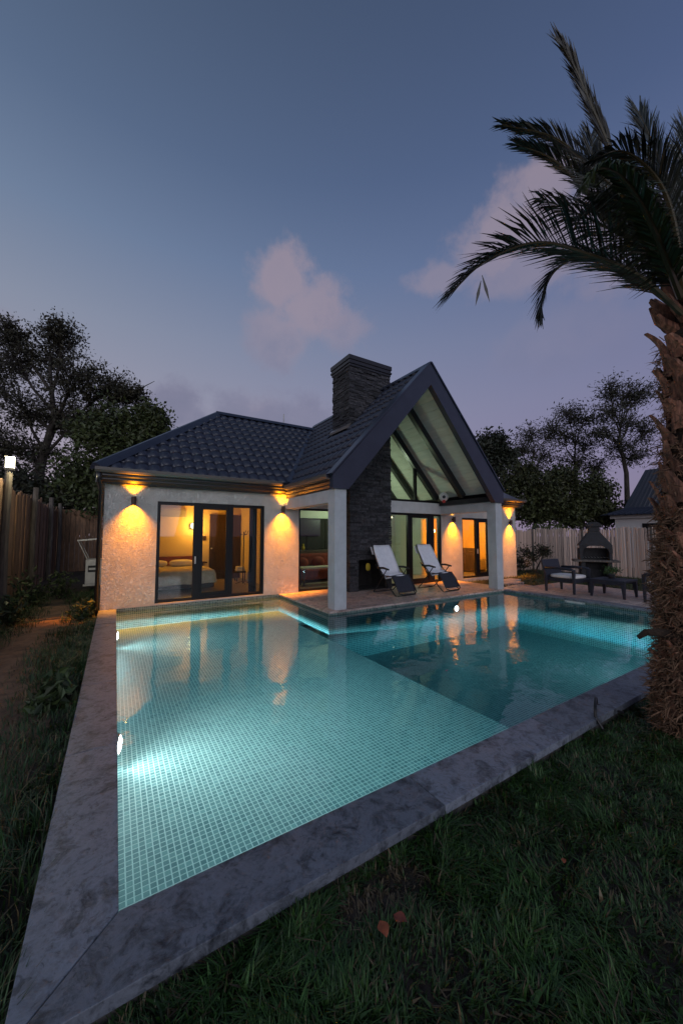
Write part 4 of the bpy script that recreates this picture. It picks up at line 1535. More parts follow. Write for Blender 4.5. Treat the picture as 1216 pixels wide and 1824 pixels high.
def small_things():
    # gable lamp: round white fixture with a red underside
    t = thing('round_wall_lamp', 'round white fixture with red underside below the gable soffit', 'lamp', (8.50, 7.70, 2.62))
    c = np.array((8.50, 7.70, 2.62))
    d = np.array((-.62, -.72, -.1))
    d /= np.linalg.norm(d)
    MB().tube([c, c + d * .10, c + d * .13, c + d * .135], [.13, .14, .12, .06], 24).build('housing', M['plastic'], t, smooth=True)
    MB().tube([c + d * .136, c + d * .15], [.05, .045], 16).build('lens', M['mesh'], t)
    MB().tube([c + d * .03 + (0, 0, -.13), c + d * .12 + (0, 0, -.135)], [.045, .05], 10).build('red_cap', M['redpl'], t)
    MB().tube([c, (8.62, 7.75, 2.66)], .02, 8).build('bracket', M['tube'], t)
    # yellow pouch by the hearth
    o = MB().ball((5.60, 7.66, .62), .07, .03, .10, 12, 8, .8).build('pouch', M['yellow'], smooth=True)
    MB()
    tag(o, 'small yellow green pouch hanging on the stone hearth', 'pouch')
    # outdoor unit of the air conditioner on the left side wall
    t = thing('air_conditioner', 'grey outdoor air conditioner unit under a lid on the left side wall', 'air conditioner', (-.5, 12.4, .1))
    MB().box(-.66, -.28, 12.0, 12.75, .12, .78).build('casing', M['ac'], t, bevel=.015)
    MB().box(-.60, -.40, 11.985, 11.999, .45, .62).build('grille', M['bbq'], t)
    MB().box(-.58, -.42, 11.975, 11.984, .50, .56).build('slat', M['ac'], t)
    MB().slab([(-.86, 11.95, 1.28), (-.22, 11.95, 1.34), (-.22, 12.8, 1.34), (-.86, 12.8, 1.28)], (0, 0, 1), .04).build('lid', M['ac'], t)
    for y in (12.0, 12.72):
        MB().tube([(-.84, y, 1.28), (-.62, y, .78)], .012, 6).build('strut', M['ac'], t)
        MB().tube([(-.24, y, 1.33), (-.29, y, .78)], .012, 6).build('strut', M['ac'], t)
        MB().box(-.70, -.212, y, y + .04, .07, .118).build('bracket', M['ac'], t)
    # skimmer mouth, hose loop, leaves
    MB().box(8.80, 8.829, 3.82, 4.12, -.082, -.045)
    t = thing('pool_skimmer', 'pale skimmer mouth in the right pool wall by the armchair', 'skimmer', (8.82, 4.2, -.07))
    MB().box(8.812, 8.828, 4.0, 4.42, -.098, -.045).build('face_plate', M['plastic'], t)
    MB().box(8.806, 8.811, 4.05, 4.37, -.09, -.055).build('flap', M['cushion'], t)
    pts = [(3.42 + .13 * math.cos(a), 1.50 + .05 * math.cos(a), .01 + .075 * math.sin(a)) for a in np.linspace(-.2, math.pi + .1, 14)]
    pts = [(3.66, 1.40, -.04)] + pts[:] + [(3.24, 1.38, -.05)]
    tag(MB().tube(pts, .011, 8).build('hose', M['rubber'], smooth=True), 'loop of black hose arching over the coping edge near the palm', 'hose')

    def dryleaf(p, L, rz, m, name, label, cat, lift=.02):
        v, f = [], []
        n = 7
        for i in range(n):
            u = i / (n - 1)
            w = L * .36 * math.sin(math.pi * min(1, u * .93 + .05)) ** .8
            for k in (-1, 0, 1):
                a = k * w
                x, y = (u - .5) * L, a
                z = lift + .25 * L * (u - .5) ** 2 + .3 * abs(a) + .1 * L * math.sin(u * 5 + k)
                v.append((p[0] + x * math.cos(rz) - y * math.sin(rz), p[1] + x * math.sin(rz) + y * math.cos(rz), p[2] + z))
        for i in range(n - 1):
            for k in range(2):
                a = i * 3 + k
                f.append((a, a + 1, a + 4, a + 3))
        tag(MB().add(v, f).build(name, m, smooth=True, fix=False), label, cat)
    p = at(682, 1660, 1.48 / 0.83)
    dz = lambda px, py, z: np.array([0, 0, CAM_H]) + ray(px, py) * ((z - CAM_H) / ray(px, py)[2])
    p = dz(682, 1660, -.02)
    dryleaf((p[0], p[1], -.03), .06, 1.2, M['autumn'], 'fallen_leaf', 'bright orange dry leaf lying in the foreground grass', 'leaf')
    p = dz(712, 1632, -.02)
    dryleaf((p[0], p[1], -.05), .055, 2.0, M['redwood'], 'fallen_leaf', 'dark red dry leaf half sunk in the grass', 'leaf')
    p = dz(1003, 1533, -.03)
    dryleaf((p[0], p[1], -.05), .03, .4, M['autumn'], 'fallen_leaf', 'tiny orange leaf scrap in the grass right of the others', 'leaf')
    p = dz(795, 1195, WZ)
    dryleaf((p[0], p[1], WZ + .001), .045, .4, M['petal'], 'petal', 'pink petal floating on the deep end of the pool', 'petal', .003)


small_things()


# ------------------------------------------------------------------ fences
def left_fence():
    t = thing('board_fence', 'rough weathered board fence with grey posts along the left side', 'fence', (-2.0, 12, GZ))
    rd = random.Random(5)
    y = 5.0
    k = 0
    while y < 19.0:
        w = rd.uniform(.16, .34)
        x = -1.95 - .012 * (y - 9) + rd.uniform(-.02, .02)
        top = 2.50 + rd.uniform(-.10, .10)
        pts = [(y + .008, GZ), (y + w - .008, GZ), (y + w - .008 + rd.uniform(-.01, .01), top + rd.uniform(-.08, .05)), (y + w * rd.uniform(.3, .7), top + rd.uniform(-.02, .06)), (y + .008 + rd.uniform(-.01, .01), top + rd.uniform(-.06, .05))]
        MB().prism(pts, 'x', x - .03, x).build('board', M['slab'], t)
        y += w
        k += 1
    for yy in (7.2, 9.75, 12.9, 16.0, 18.9):
        x = -1.86 - .012 * (yy - 9)
        MB().tube([(x, yy, GZ), (x + rd.uniform(-.03, .03), yy, 1.4), (x + rd.uniform(-.03, .03), yy, 2.76)], [.075, .07, .062], 9).build('post', M['post'], t)
    for z in (.6, 1.9):
        MB().box(-2.12, -2.09, 5.0, 19.0, z, z + .08).build('rail', M['post'], t)
    # back run closing the side yard
    t = thing('board_fence', 'low reddish board fence closing the yard behind the outdoor unit', 'fence', (-1.0, 19.2, GZ))
    x = -2.1
    while x < .6:
        w = rd.uniform(.12, .22)
        MB().box(x + .006, x + w - .006, 19.2, 19.23, GZ, 2.52 + rd.uniform(-.05, .05)).build('board', M['slab'], t)
        x += w
    MB().box(-2.1, .7, 19.235, 19.27, 1.7, 1.78).build('rail', M['post'], t)
    # post lamp
    p = thing('post_lamp', 'square white garden lamp glowing on top of a fence post', 'lamp', (-1.87, 9.75, 2.76))
    x, y, z = -1.87, 9.75, 2.76
    MB().box(x - .07, x + .07, y - .07, y + .07, z + .001, z + .05).build('lamp_base', M['frame'], p)
    MB().box(x - .065, x + .065, y - .065, y + .065, z + .051, z + .26).build('lamp_shade', M['lens_post'], p, bevel=.01)
    MB().box(x - .07, x + .07, y - .07, y + .07, z + .261, z + .28).build('lamp_lid', M['plastic'], p)
    lamp('post_lamp_light', 'POINT', (x + .12, y - .12, z + .2), 75, (1, .85, .5), p, .1)


left_fence()


def cane_fence():
    t = thing('cane_fence', 'pale bamboo cane screen along the far right garden edge', 'fence', (16, 6, GZ))
    rg = np.random.default_rng(11)

    def run(p, q, top, tint):
        p, q = np.array(p), np.array(q)
        L = np.linalg.norm(q - p)
        n = int(L / .034)
        d = (q - p) / L
        s = np.array((-d[1], d[0]))
        u = (np.arange(n) + .5) * .034 + rg.uniform(-.006, .006, n)
        c = p[None] + d[None] * u[:, None] + s[None] * rg.uniform(-.015, .015, n)[:, None]
        h = top + rg.uniform(-.04, .03, n) + .03 * np.sin(u * 2.1) + .02 * np.sin(u * 6)
        r = rg.uniform(.0165, .0205, n)
        lean = rg.uniform(-.02, .02, n)
        vs = []
        for k in range(6):
            a = 2 * math.pi * k / 6
            off = np.stack([r * math.cos(a), r * math.sin(a)], 1)
            vs.append(np.concatenate([c + off, np.full((n, 1), GZ)], 1))
        for k in range(6):
            a = 2 * math.pi * k / 6
            off = np.stack([r * math.cos(a), r * math.sin(a)], 1)
            vs.append(np.concatenate([c + off + d[None] * lean[:, None], h[:, None]], 1))
        v = np.stack(vs, 1).reshape(-1, 3)
        f = np.array([(k, (k + 1) % 6, (k + 1) % 6 + 6, k + 6) for k in range(6)] + [(6, 7, 8, 9), (9, 10, 11, 6)])
        f = (np.arange(n)[:, None, None] * 12 + f[None]).reshape(-1, 4)
        k = rg.uniform(.6, 1.25, (n, 1)) * (1 + .15 * np.sin(u * .9))[:, None]
        col = np.repeat(k * np.array([tint]), 12, 0)
        tag(np_mesh('canes', v, f, M['cane'], t, col), kind='stuff')
    run((16.0, 9.3), (16.0, -2.0), 1.70, (.62, .48, .40))
    run((12.6, 9.32), (15.97, 9.32), 1.66, (.48, .35, .28))
    for y in (9.25, 7.2, 5.0, 2.8):
        MB().tube([(15.93, y, GZ), (15.93, y, 1.72)], .035, 8).build('post', M['post'], t)


cane_fence()


def neighbour():
    t = thing('neighbour_house', 'white neighbouring house with steep dark blue tiled roof beyond the cane fence', 'house', (26, 6, 0))
    x0, x1, y0, y1 = 21.0, 28.0, 1.2, 8.0
    MB().box(x0, x1, y0, y1, GZ, 2.25).build('wall', M['neighbor'], t)
    MB().box(x0 - .15, x1 + .15, y0 - .15, y1 + .15, 2.25, 2.42).build('cornice', M['neighbor'], t)
    MB().box(x0 - .03, x0 - .001, 6.3, 6.9, 1.2, 2.0).build('window', M['frame'], t)
    rf = MB()
    # flared skirt, then a steep roof
    lo = [(x0 - .5, y0 - .5), (x1 + .5, y0 - .5), (x1 + .5, y1 + .45), (x0 - .5, y1 + .45)]
    mi = [(x0 + .4, y0 + .7), (x1 - .7, y0 + .7), (x1 - .7, y1 - .25), (x0 + .4, y1 - .25)]
    v = [(*p, 2.42) for p in lo] + [(*p, 2.78) for p in mi] + [(x0 + 1.0, 7.0, 4.65), (x0 + 1.0, 2.4, 4.65)]
    rf.add(v, [(0, 1, 5, 4), (1, 2, 6, 5), (2, 3, 7, 6), (3, 0, 4, 7), (5, 6, 8, 9), (7, 4, 9, 8), (4, 5, 9), (6, 7, 8), (0, 3, 2, 1)])
    ro = rf.build('roof', M['roof'], t)
    # standing ribs of the tile sheet on the faces towards the pool
    rb = MB()
    for y in np.arange(y0 - .3, y1 + .3, .24):
        k = (y - (y0 - .5)) / (y1 - y0 + .95)
        a = np.array((x0 - .5, y, 2.44))
        b_ = np.array((x0 + .4, (y0 + .7) + k * (y1 - y0 - .95), 2.80))
        c = np.array((x0 + 1.0, 2.4 + k * 4.6, 4.66))
        rb.tube([a, b_, c], .035, 5)
    tag(rb.build('roof_ribs', M['roof'], ro), kind='stuff')


neighbour()


# ------------------------------------------------------------------ trees
def tree(name, label, base, blobs, trunk_r, leaf, lsize, twigs, per, seed, group, bare=0.0, droop=.2, fork=.45, aspect=.5):
    """blobs: (x, y, z, rx, ry, rz) crown masses; limbs run from the trunk to each, twigs fill it, leaves hang on the twigs"""
    rg = np.random.default_rng(seed)
    t = thing(name, label, 'tree', base, 0, group)
    base = np.array(base, float)
    cen = np.array([b[:3] for b in blobs]).mean(0)
    zmin = min(b[2] - b[5] for b in blobs)
    H = max(b[2] for b in blobs) - base[2]
    wood = MB()
    fp = base + np.array(((cen[0] - base[0]) * .35, (cen[1] - base[1]) * .35, H * fork))
    ap = base + np.array(((cen[0] - base[0]) * .9, (cen[1] - base[1]) * .9, H * .9))
    tp = [base, base + (fp - base) * .5 + rg.normal(size=3) * .12, fp, (fp + ap) / 2 + rg.normal(size=3) * .25, ap]
    wood.tube(tp, [trunk_r * 1.25, trunk_r, trunk_r * .8, trunk_r * .5, trunk_r * .14], 9)
    cents, cols = [], []
    for b in blobs:
        c, r = np.array(b[:3]), np.array(b[3:6])
        u = np.clip(((c[2] - r[2] * .8) - base[2]) / H, .25, .85)
        seg = u * 4
        i = min(int(seg), 3)
        st = tp[i] + (tp[i + 1] - tp[i]) * (seg - i)
        mid = st + (c - st) * .5 + np.array((0, 0, .12 * np.linalg.norm(c - st))) * -.3 + rg.normal(size=3) * .12
        lr = trunk_r * .32
        wood.tube([st, mid, c, c + (c - mid) * .55], [lr, lr * .75, lr * .45, .012], 6, cap=False)
        shade = rg.uniform(.7, 1.3)
        for k in range(twigs):
            d = rg.normal(size=3)
            d /= np.linalg.norm(d)
            e = c + d * r * rg.uniform(.45, 1.1) ** .7
            f0 = rg.uniform(.2, 1)
            s0 = mid + (c - mid) * f0 if k % 3 else c + (e - c) * .1
            m2 = s0 + (e - s0) * .55 + rg.normal(size=3) * .10 * r.mean()
            wood.tube([s0, m2, e], [.022, .013, .005], 3, cap=False)
            n = per if rg.random() > bare else per // 4
            f1 = rg.uniform(.25, 1.08, (n, 1))
            p = np.where(f1 < .55, s0 + (m2 - s0) * f1 / .55, m2 + (e - m2) * (f1 - .55) / .45) + rg.normal(size=(n, 3)) * lsize * .9
            cents.append(p)
            cols.append(np.array(leaf)[None] * shade * rg.uniform(.55, 1.45, (n, 1)) * np.array([1, 1, 1]) + rg.uniform(0, .012, (n, 1)) * np.array([1, .6, 0]))
    wood.build('trunk', M['bark'], t, smooth=True, fix=False)
    cents, cols = np.concatenate(cents), np.concatenate(cols)
    v, f, cc = leaf_cards(cents, lsize, cols, rg, droop, aspect)
    np_mesh('crown', v, f, M['leaf'], t, cc)
    return t


def pxblob(px, py, d, rw, rh, rd=None):
    p = at(px, py, d)
    k = d / FPX
    return (p[0], p[1], p[2], rw * k, (rd or rw) * k, rh * k)


def gnd(px, d):
    p = at(px, 953, d)
    return (p[0], p[1], GZ)


def all_trees():
    GL, GR = 'trees beyond the left fence', 'trees beyond the cane fence'
    D = 20
    tree('bare_tree', 'tall sparse tree with dark spreading limbs behind the left board fence', gnd(60, D),
         [pxblob(*b) for b in ((30, 640, D, 60, 55), (90, 625, D + 1, 60, 50), (-30, 660, D, 70, 70), (140, 670, D - 1, 65, 50), (195, 690, D, 55, 35), (40, 720, D, 75, 50), (110, 735, D + 1, 70, 50), (60, 800, D, 70, 45), (150, 740, D, 55, 40), (-20, 780, D - 1, 70, 60), (110, 590, D, 40, 26), (15, 590, D, 40, 24), (235, 700, D, 35, 14))],
         .30, (.026, .026, .014), .17, 105, 18, 21, GL, .25, .4, .4)
    D = 16
    tree('leafy_tree', 'smaller denser green tree behind the hip end of the roof', gnd(215, D),
         [pxblob(*b) for b in ((215, 755, D, 55, 40), (265, 775, D, 40, 40), (170, 770, D, 45, 40), (225, 810, D, 65, 40), (150, 840, D, 60, 50), (275, 745, D, 28, 30), (190, 880, D, 60, 40))],
         .2, (.034, .050, .014), .21, 75, 26, 22, GL, .1, .3, .35, .55)
    D = 18
    tree('leafy_tree', 'dark low tree filling the gap behind the glowing post lamp', gnd(60, D),
         [pxblob(*b) for b in ((15, 860, D, 55, 50), (80, 880, D, 55, 40), (135, 870, D - 1, 40, 45), (40, 930, D, 90, 40), (130, 930, D, 60, 30))],
         .2, (.016, .022, .010), .24, 75, 26, 23, GL, .0, .3, .3, .55)
    D = 24
    tree('dark_tree', 'dark bushy tree showing just past the right rake of the gable', gnd(868, D),
         [pxblob(*b) for b in ((862, 800, D, 30, 28), (880, 790, D, 24, 20), (850, 840, D, 34, 30), (875, 840, D, 30, 40), (905, 815, D, 16, 16))],
         .2, (.016, .024, .014), .25, 70, 22, 24, GR, .0, .2, .4, .5)
    D = 26
    tree('locust_tree', 'airy tree with feathery foliage left of the three tall ones', gnd(950, D),
         [pxblob(*b) for b in ((945, 775, D, 34, 26), (925, 800, D, 30, 20), (965, 810, D, 36, 28), (985, 765, D, 30, 24), (940, 835, D, 40, 22), (975, 850, D, 34, 20))],
         .13, (.034, .036, .024), .21, 56, 12, 25, GR, .2, .2, .45, .34)
    tree('locust_tree', 'airy tree with feathery foliage at the middle of the three tall ones', gnd(1030, D),
         [pxblob(*b) for b in ((1010, 735, D, 32, 22), (1040, 745, D, 34, 24), (1005, 775, D, 36, 24), (1045, 790, D, 38, 28), (1020, 820, D, 44, 22), (1065, 830, D, 30, 22), (1000, 850, D, 34, 18))],
         .14, (.032, .034, .022), .21, 56, 12, 26, GR, .2, .2, .45, .34)
    D = 24
    tree('locust_tree', 'tallest airy tree rising behind the neighbouring roof', gnd(1120, D),
         [pxblob(*b) for b in ((1085, 690, D, 34, 24), (1115, 705, D, 40, 26), (1140, 700, D, 34, 24), (1080, 735, D, 36, 22), (1120, 750, D, 44, 28), (1150, 770, D, 34, 30), (1100, 790, D, 36, 24), (1130, 810, D, 36, 26), (1070, 770, D, 26, 18))],
         .17, (.034, .036, .024), .20, 58, 12, 27, GR, .2, .2, .5, .34)
    D = 19
    for i, (bx, lab) in enumerate((((((905, 880, D, 34, 40), (930, 850, D, 30, 26), (890, 900, D, 30, 36))), 'green bush beyond the cane fence nearest the house'),
                                   ((((965, 870, D, 40, 34), (985, 900, D, 40, 40), (945, 905, D, 36, 34), (1000, 850, D, 26, 20))), 'green bush beyond the cane fence second from the house'),
                                   ((((1030, 895, D, 42, 36), (1060, 870, D, 34, 26), (1015, 915, D, 36, 30), (1075, 910, D, 34, 30))), 'green bush beyond the cane fence beside the neighbouring roof'))):
        tree('bush', lab, gnd(bx[0][0], D), [pxblob(*b) for b in bx], .10, (.036, .046, .014), .19, 80, 26, 31 + i, 'bushes beyond the cane fence', .0, .2, .3, .55)
    D = 15
    tree('bush', 'dark low bush at the foot of the cane fence right of the house', gnd(960, 14.2), [pxblob(*b) for b in ((945, 985, 14.2, 26, 20), (965, 980, 14.2, 18, 14), (925, 1000, 14.2, 20, 14))],
         .04, (.02, .03, .012), .09, 30, 10, 41, None, .1, .2, .3, .5)
    tree('bush', 'bright sprigs of leaves peeping over the cane fence top', gnd(975, 16.3), [pxblob(*b) for b in ((955, 940, 16.5, 12, 8), (975, 943, 16.5, 12, 8), (998, 943, 16.5, 14, 8))],
         .03, (.06, .085, .02), .12, 16, 10, 42, None, .0, -.4, .3, .35)


all_trees()


# ------------------------------------------------------------------ palm
def palm():
    base = at(1212, 1290, 2.87)
    bx, by = 3.80, 1.03
    t = thing('palm_tree', 'date palm with shaggy brown trunk on the right of the lawn', 'palm tree', (bx, by, GZ))
    top = np.array((bx + .26, by - .17, 3.12))
    rg = np.random.default_rng(5)

    def axis(z):
        k = (z - GZ) / (top[2] - GZ)
        return np.array((bx + .26 * k, by - .17 * k, z))
    prof = lambda z: .215 + .03 * min(1, max(0, z - 2.2)) - .035 * max(0, 1 - max(z, 0) / 1.0) + .012 * math.sin(z * 7)
    zs = np.linspace(GZ, top[2], 24)
    MB().tube([axis(z) for z in zs], [prof(z) * .86 for z in zs], 18).build('trunk', M['palmcore'], t, smooth=True)
    # cut leaf bases in spirals
    ga = math.pi * (3 - math.sqrt(5))
    NB, NS = 105, 185
    for k in range(NB + NS):
        if k < NB:                                # broad sawn bases on the upper trunk
            z = 1.25 + (top[2] - 1.30) * k / NB
            big = min(1, (z - 1.0) / .7)
            L, w = rg.uniform(.15, .27) * (.7 + .3 * big), rg.uniform(.045, .085) * (.7 + .4 * big)
        else:                                     # weathered stumps lower down
            z = .0 + 1.45 * (k - NB) / NS
            L, w = rg.uniform(.06, .14), rg.uniform(.016, .042)
        a = k * ga + rg.uniform(-.2, .2)
        c, s = math.cos(a), math.sin(a)
        o = axis(z) + np.array((c, s, 0)) * prof(z) * .80
        out = np.array((c, s, 0))
        tan = np.array((-s, c, 0))
        tilt = rg.uniform(.08, .55) if k < NB else rg.uniform(.3, 1.0)
        pts, wd = [], []
        m_ = 6
        sidelean = rg.uniform(-.35, .35)
        for i in range(m_):
            u = i / (m_ - 1)
            q = o + out * (L * (.15 + tilt * u * u * .75)) + np.array((0, 0, L * (u * 1.0 - .25))) + tan * L * sidelean * u
            pts.append(q)
            wd.append(w * (1 - .62 * u ** 1.6) * (1 + rg.uniform(-.1, .1)))
        vs, fs = [], []
        for i, (q, ww) in enumerate(zip(pts, wd)):
            th = .016 * (1 - .5 * i / m_)
            vs += [q - tan * ww - out * th, q - tan * ww * .5 + out * th * 1.1, q + tan * ww * .5 + out * th * 1.1, q + tan * ww - out * th]
        for i in range(m_ - 1):
            for j in range(4):
                b0, b1 = i * 4 + j, i * 4 + (j + 1) % 4
                fs.append((b0, b1, b1 + 4, b0 + 4))
        fs.append(tuple(range((m_ - 1) * 4, m_ * 4)))
        MB().add(vs, fs).build('leaf_base', M['boot'], t, smooth=False)
    # one long stub over the water, as in the photograph
    o = at(1150, 1126, 2.80)
    e = at(1135, 1136, 2.82)
    MB().tube([axis(o[2] - .02) + (o - axis(o[2])) * .4, o, e], [.04, .026, .016], 7).build('leaf_base', M['palmcore'], t)
    # torn fibre between them
    nf = 14000
    z = rg.uniform(GZ + .02, top[2], nf) 
    z = np.where(rg.random(nf) < .55, GZ + (z - GZ) * .55, z)
    a = rg.uniform(0, 2 * math.pi, nf)
    rr = np.array([prof(q) for q in z]) * rg.uniform(.92, 1.16, nf)
    p = np.stack([bx + .26 * (z - GZ) / 3.22 + rr * np.cos(a), by - .17 * (z - GZ) / 3.22 + rr * np.sin(a), z], 1)
    out = np.stack([np.cos(a), np.sin(a), np.zeros(nf)], 1)
    d = out * rg.uniform(.1, 1.0, (nf, 1)) + rg.normal(size=(nf, 3)) * .7
    d /= np.linalg.norm(d, axis=1)[:, None]
    L = rg.uniform(.03, .10, (nf, 1))
    sd = np.cross(d, rg.normal(size=(nf, 3)))
    sd /= np.linalg.norm(sd, axis=1)[:, None]
    w = rg.uniform(.0015, .006, (nf, 1))
    m1 = p + d * L * .55 + rg.normal(size=(nf, 3)) * .008
    e = p + d * L + np.array([[0, 0, -.012]]) + rg.normal(size=(nf, 3)) * .01
    v = np.stack([p - sd * w, p + sd * w, m1 + sd * w * .8, m1 - sd * w * .8, e + sd * w * .2, e - sd * w * .2], 1).reshape(-1, 3)
    f = (np.arange(nf)[:, None, None] * 6 + np.array([(0, 1, 2, 3), (3, 2, 4, 5)])[None]).reshape(-1, 4)
    k = rg.uniform(.4, 1.5, (nf, 1))
    col = np.repeat(k * np.array([[.20, .115, .068]]), 6, 0)
    tag(np_mesh('fibre', v, f, M['fibre'], t, col), kind='stuff')
    # heart of the crown
    MB().ball(tuple(top + (0, 0, .10)), .20, .20, .26, 14, 9).build('crown_heart', M['palmcore'], t, smooth=True)
    for k in range(34):
        a = k * ga
        c, s = math.cos(a), math.sin(a)
        o = top + np.array((c * .16, s * .16, .02 + .008 * k))
        e = o + np.array((c * .16, s * .16, rg.uniform(.14, .34)))
        MB().tube([o, (o + e) / 2 + np.array((c, s, 0)) * .03, e], [.045, .034, .012], 5).build('leaf_base', M['boot'], t)

    def frond(ctrl, wmax, nleaf, green, lie=.35, tipw=.35, up=None, start=.12, wid=.012, fold=.4, drop=.0, tap=.5):
        """ctrl: points of the midrib; leaflets in two ranks angled forward"""
        ctrl = [np.array(c, float) for c in ctrl]
        # Catmull-Rom through the control points
        P = [2 * ctrl[0] - ctrl[1]] + ctrl + [2 * ctrl[-1] - ctrl[-2]]
        pts = []
        for i in range(1, len(P) - 2):
            for u in np.linspace(0, 1, 14, endpoint=False):
                a0, a1, a2, a3 = P[i - 1], P[i], P[i + 1], P[i + 2]
                pts.append(.5 * ((2 * a1) + (a2 - a0) * u + (2 * a0 - 5 * a1 + 4 * a2 - a3) * u * u + (3 * a1 - a0 - 3 * a2 + a3) * u ** 3))
        pts.append(ctrl[-1])
        pts = np.array(pts)
        seg = np.linalg.norm(np.diff(pts, axis=0), axis=1)
        s = np.concatenate([[0], np.cumsum(seg)])
        T = s[-1]
        fr = MB()
        fr.tube(pts[::2].tolist() + [pts[-1].tolist()], [max(.0035, .021 * (1 - k / len(pts[::2])) ** .8) for k in range(len(pts[::2]) + 1)], 6, col=(.06, .045, .016))
        V, F, K = [], [], []
        upv = np.array((0, 0, 1.0)) if up is None else np.array(up, float)
        for side in (-1, 1):
            nleaf_ = int(nleaf * 1.45)
            for k in range(nleaf_):
                u = start + (1 - start) * (k + rg.uniform(-.3, .3)) / nleaf_
                u = min(max(u, .02), .995)
                q = u * T
                i = min(np.searchsorted(s, q), len(s) - 1)
                i = max(i, 1)
                b = pts[i - 1] + (pts[i] - pts[i - 1]) * (q - s[i - 1]) / (s[i] - s[i - 1] + 1e-9)
                d = pts[min(i + 2, len(pts) - 1)] - pts[max(i - 3, 0)]
                d /= np.linalg.norm(d)
                lat = np.cross(d, upv)
                lat /= np.linalg.norm(lat) + 1e-9
                nr = np.cross(lat, d)
                env = (math.sin(math.pi * min(1, (u - start) / (1 - start) * .86 + .14)) ** .6) * (1 - tipw) + tipw
                env *= 1 if u < .55 else 1 - (u - .55) / .45 * tap
                L = wmax * env * rg.uniform(.85, 1.12)
                fw = lie + .45 * u + rg.uniform(-.08, .08)
                dr = side * lat * (1 - .5 * fw) + d * fw * 1.25 + nr * (fold * (1 - .5 * u) + rg.uniform(-.12, .12))
                dr /= np.linalg.norm(dr)
                m1 = b + dr * L * .5
                e = b + dr * L + np.array((0, 0, -L * (.12 + drop))) + rg.normal(size=3) * .01
                wv = np.cross(dr, nr + rg.normal(size=3) * .5)
                wv /= np.linalg.norm(wv)
                w = wid * .62 * rg.uniform(.6, 1.2)
                o = len(V)
                V += [b - wv * w * .4, b + wv * w * .4, m1 + wv * w, m1 - wv * w, e + wv * w * .12, e - wv * w * .12]
                F += [(o, o + 1, o + 2, o + 3), (o + 3, o + 2, o + 4, o + 5)]
                kk = rg.uniform(.6, 1.3)
                K += [tuple(np.array(green) * kk)] * 6
        o = len(fr.v)
        fr.v += [tuple(map(float, x)) for x in V]
        fr.f += [tuple(i + o for i in q) for q in F]
        fr.c += K
        fr.build('frond', M['frond'], t, fix=False)
    D0 = 2.9
    A = lambda lst: [at(x, y, d) for x, y, d in lst]
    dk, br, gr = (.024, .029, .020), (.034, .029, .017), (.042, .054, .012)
    vd = tuple(-_F)
    # big arching frond to the left
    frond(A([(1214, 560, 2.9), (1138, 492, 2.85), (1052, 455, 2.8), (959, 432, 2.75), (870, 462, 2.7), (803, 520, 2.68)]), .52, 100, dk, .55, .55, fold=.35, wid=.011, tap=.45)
    # frond that droops at the end
    frond(A([(1212, 555, 3.0), (1120, 488, 3.1), (1040, 458, 3.15), (990, 480, 3.15), (966, 525, 3.12), (961, 566, 3.1)]), .34, 90, dk, .8, .4, fold=.1, wid=.011, tap=.3)
    # second big one, higher
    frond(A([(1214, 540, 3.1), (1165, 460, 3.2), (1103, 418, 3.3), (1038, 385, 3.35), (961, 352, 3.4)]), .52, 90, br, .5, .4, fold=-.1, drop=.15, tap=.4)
    # towards the camera, its lit look put into a greener leaflet colour
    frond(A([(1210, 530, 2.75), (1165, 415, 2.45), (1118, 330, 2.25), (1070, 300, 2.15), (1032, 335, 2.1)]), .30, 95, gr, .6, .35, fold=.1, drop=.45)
    # curled pair on the upper left
    frond(A([(1205, 520, 3.2), (1110, 370, 3.4), (1038, 287, 3.5), (981, 243, 3.55), (893, 222, 3.6)]), .34, 90, dk, .8, .5, up=(0, .3, 1), fold=.5, start=.35, tap=.3)
    frond(A([(1205, 525, 3.1), (1090, 390, 3.2), (1017, 312, 3.3), (974, 278, 3.3), (920, 257, 3.3)]), .34, 85, dk, .75, .5, fold=.3, start=.35, tap=.3)
    # tall spear
    frond(A([(1210, 520, 3.0), (1130, 370, 3.0), (1085, 263, 3.05), (1043, 168, 3.1), (1024, 122, 3.1), (1008, 92, 3.1)]), .42, 80, br, 1.15, .75, up=vd, fold=.0, start=.55, wid=.011, tap=.15)
    # broad ones on the right
    frond(A([(1214, 530, 3.0), (1208, 380, 3.2), (1171, 281, 3.4), (1150, 230, 3.5), (1137, 198, 3.55)]), .56, 95, dk, .7, .5, up=vd, fold=.1, start=.2, tap=.2)
    frond(A([(1220, 520, 2.9), (1235, 380, 3.0), (1225, 290, 3.1), (1222, 230, 3.15)]), .52, 80, dk, .6, .5, up=vd, fold=.1, tap=.2)
    frond(A([(1218, 520, 3.0), (1190, 420, 3.1), (1110, 350, 3.2), (1060, 300, 3.25), (1052, 240, 3.3)]), .48, 90, dk, .5, .5, up=vd, fold=.2, start=.3, tap=.3)
    frond(A([(1216, 530, 2.8), (1160, 440, 2.6), (1110, 365, 2.55), (1050, 350, 2.5)]), .34, 80, br, .5, .4, fold=.0, drop=.3)
    frond(A([(1216, 540, 3.2), (1180, 440, 3.5), (1140, 380, 3.7), (1080, 360, 3.8), (1010, 400, 3.9)]), .42, 80, br, .4, .4, fold=.1, drop=.1)
    frond(A([(1216, 530, 2.9), (1200, 400, 2.8), (1170, 320, 2.75), (1110, 270, 2.7), (1050, 285, 2.7)]), .40, 85, dk, .5, .4, fold=.2, drop=.2)
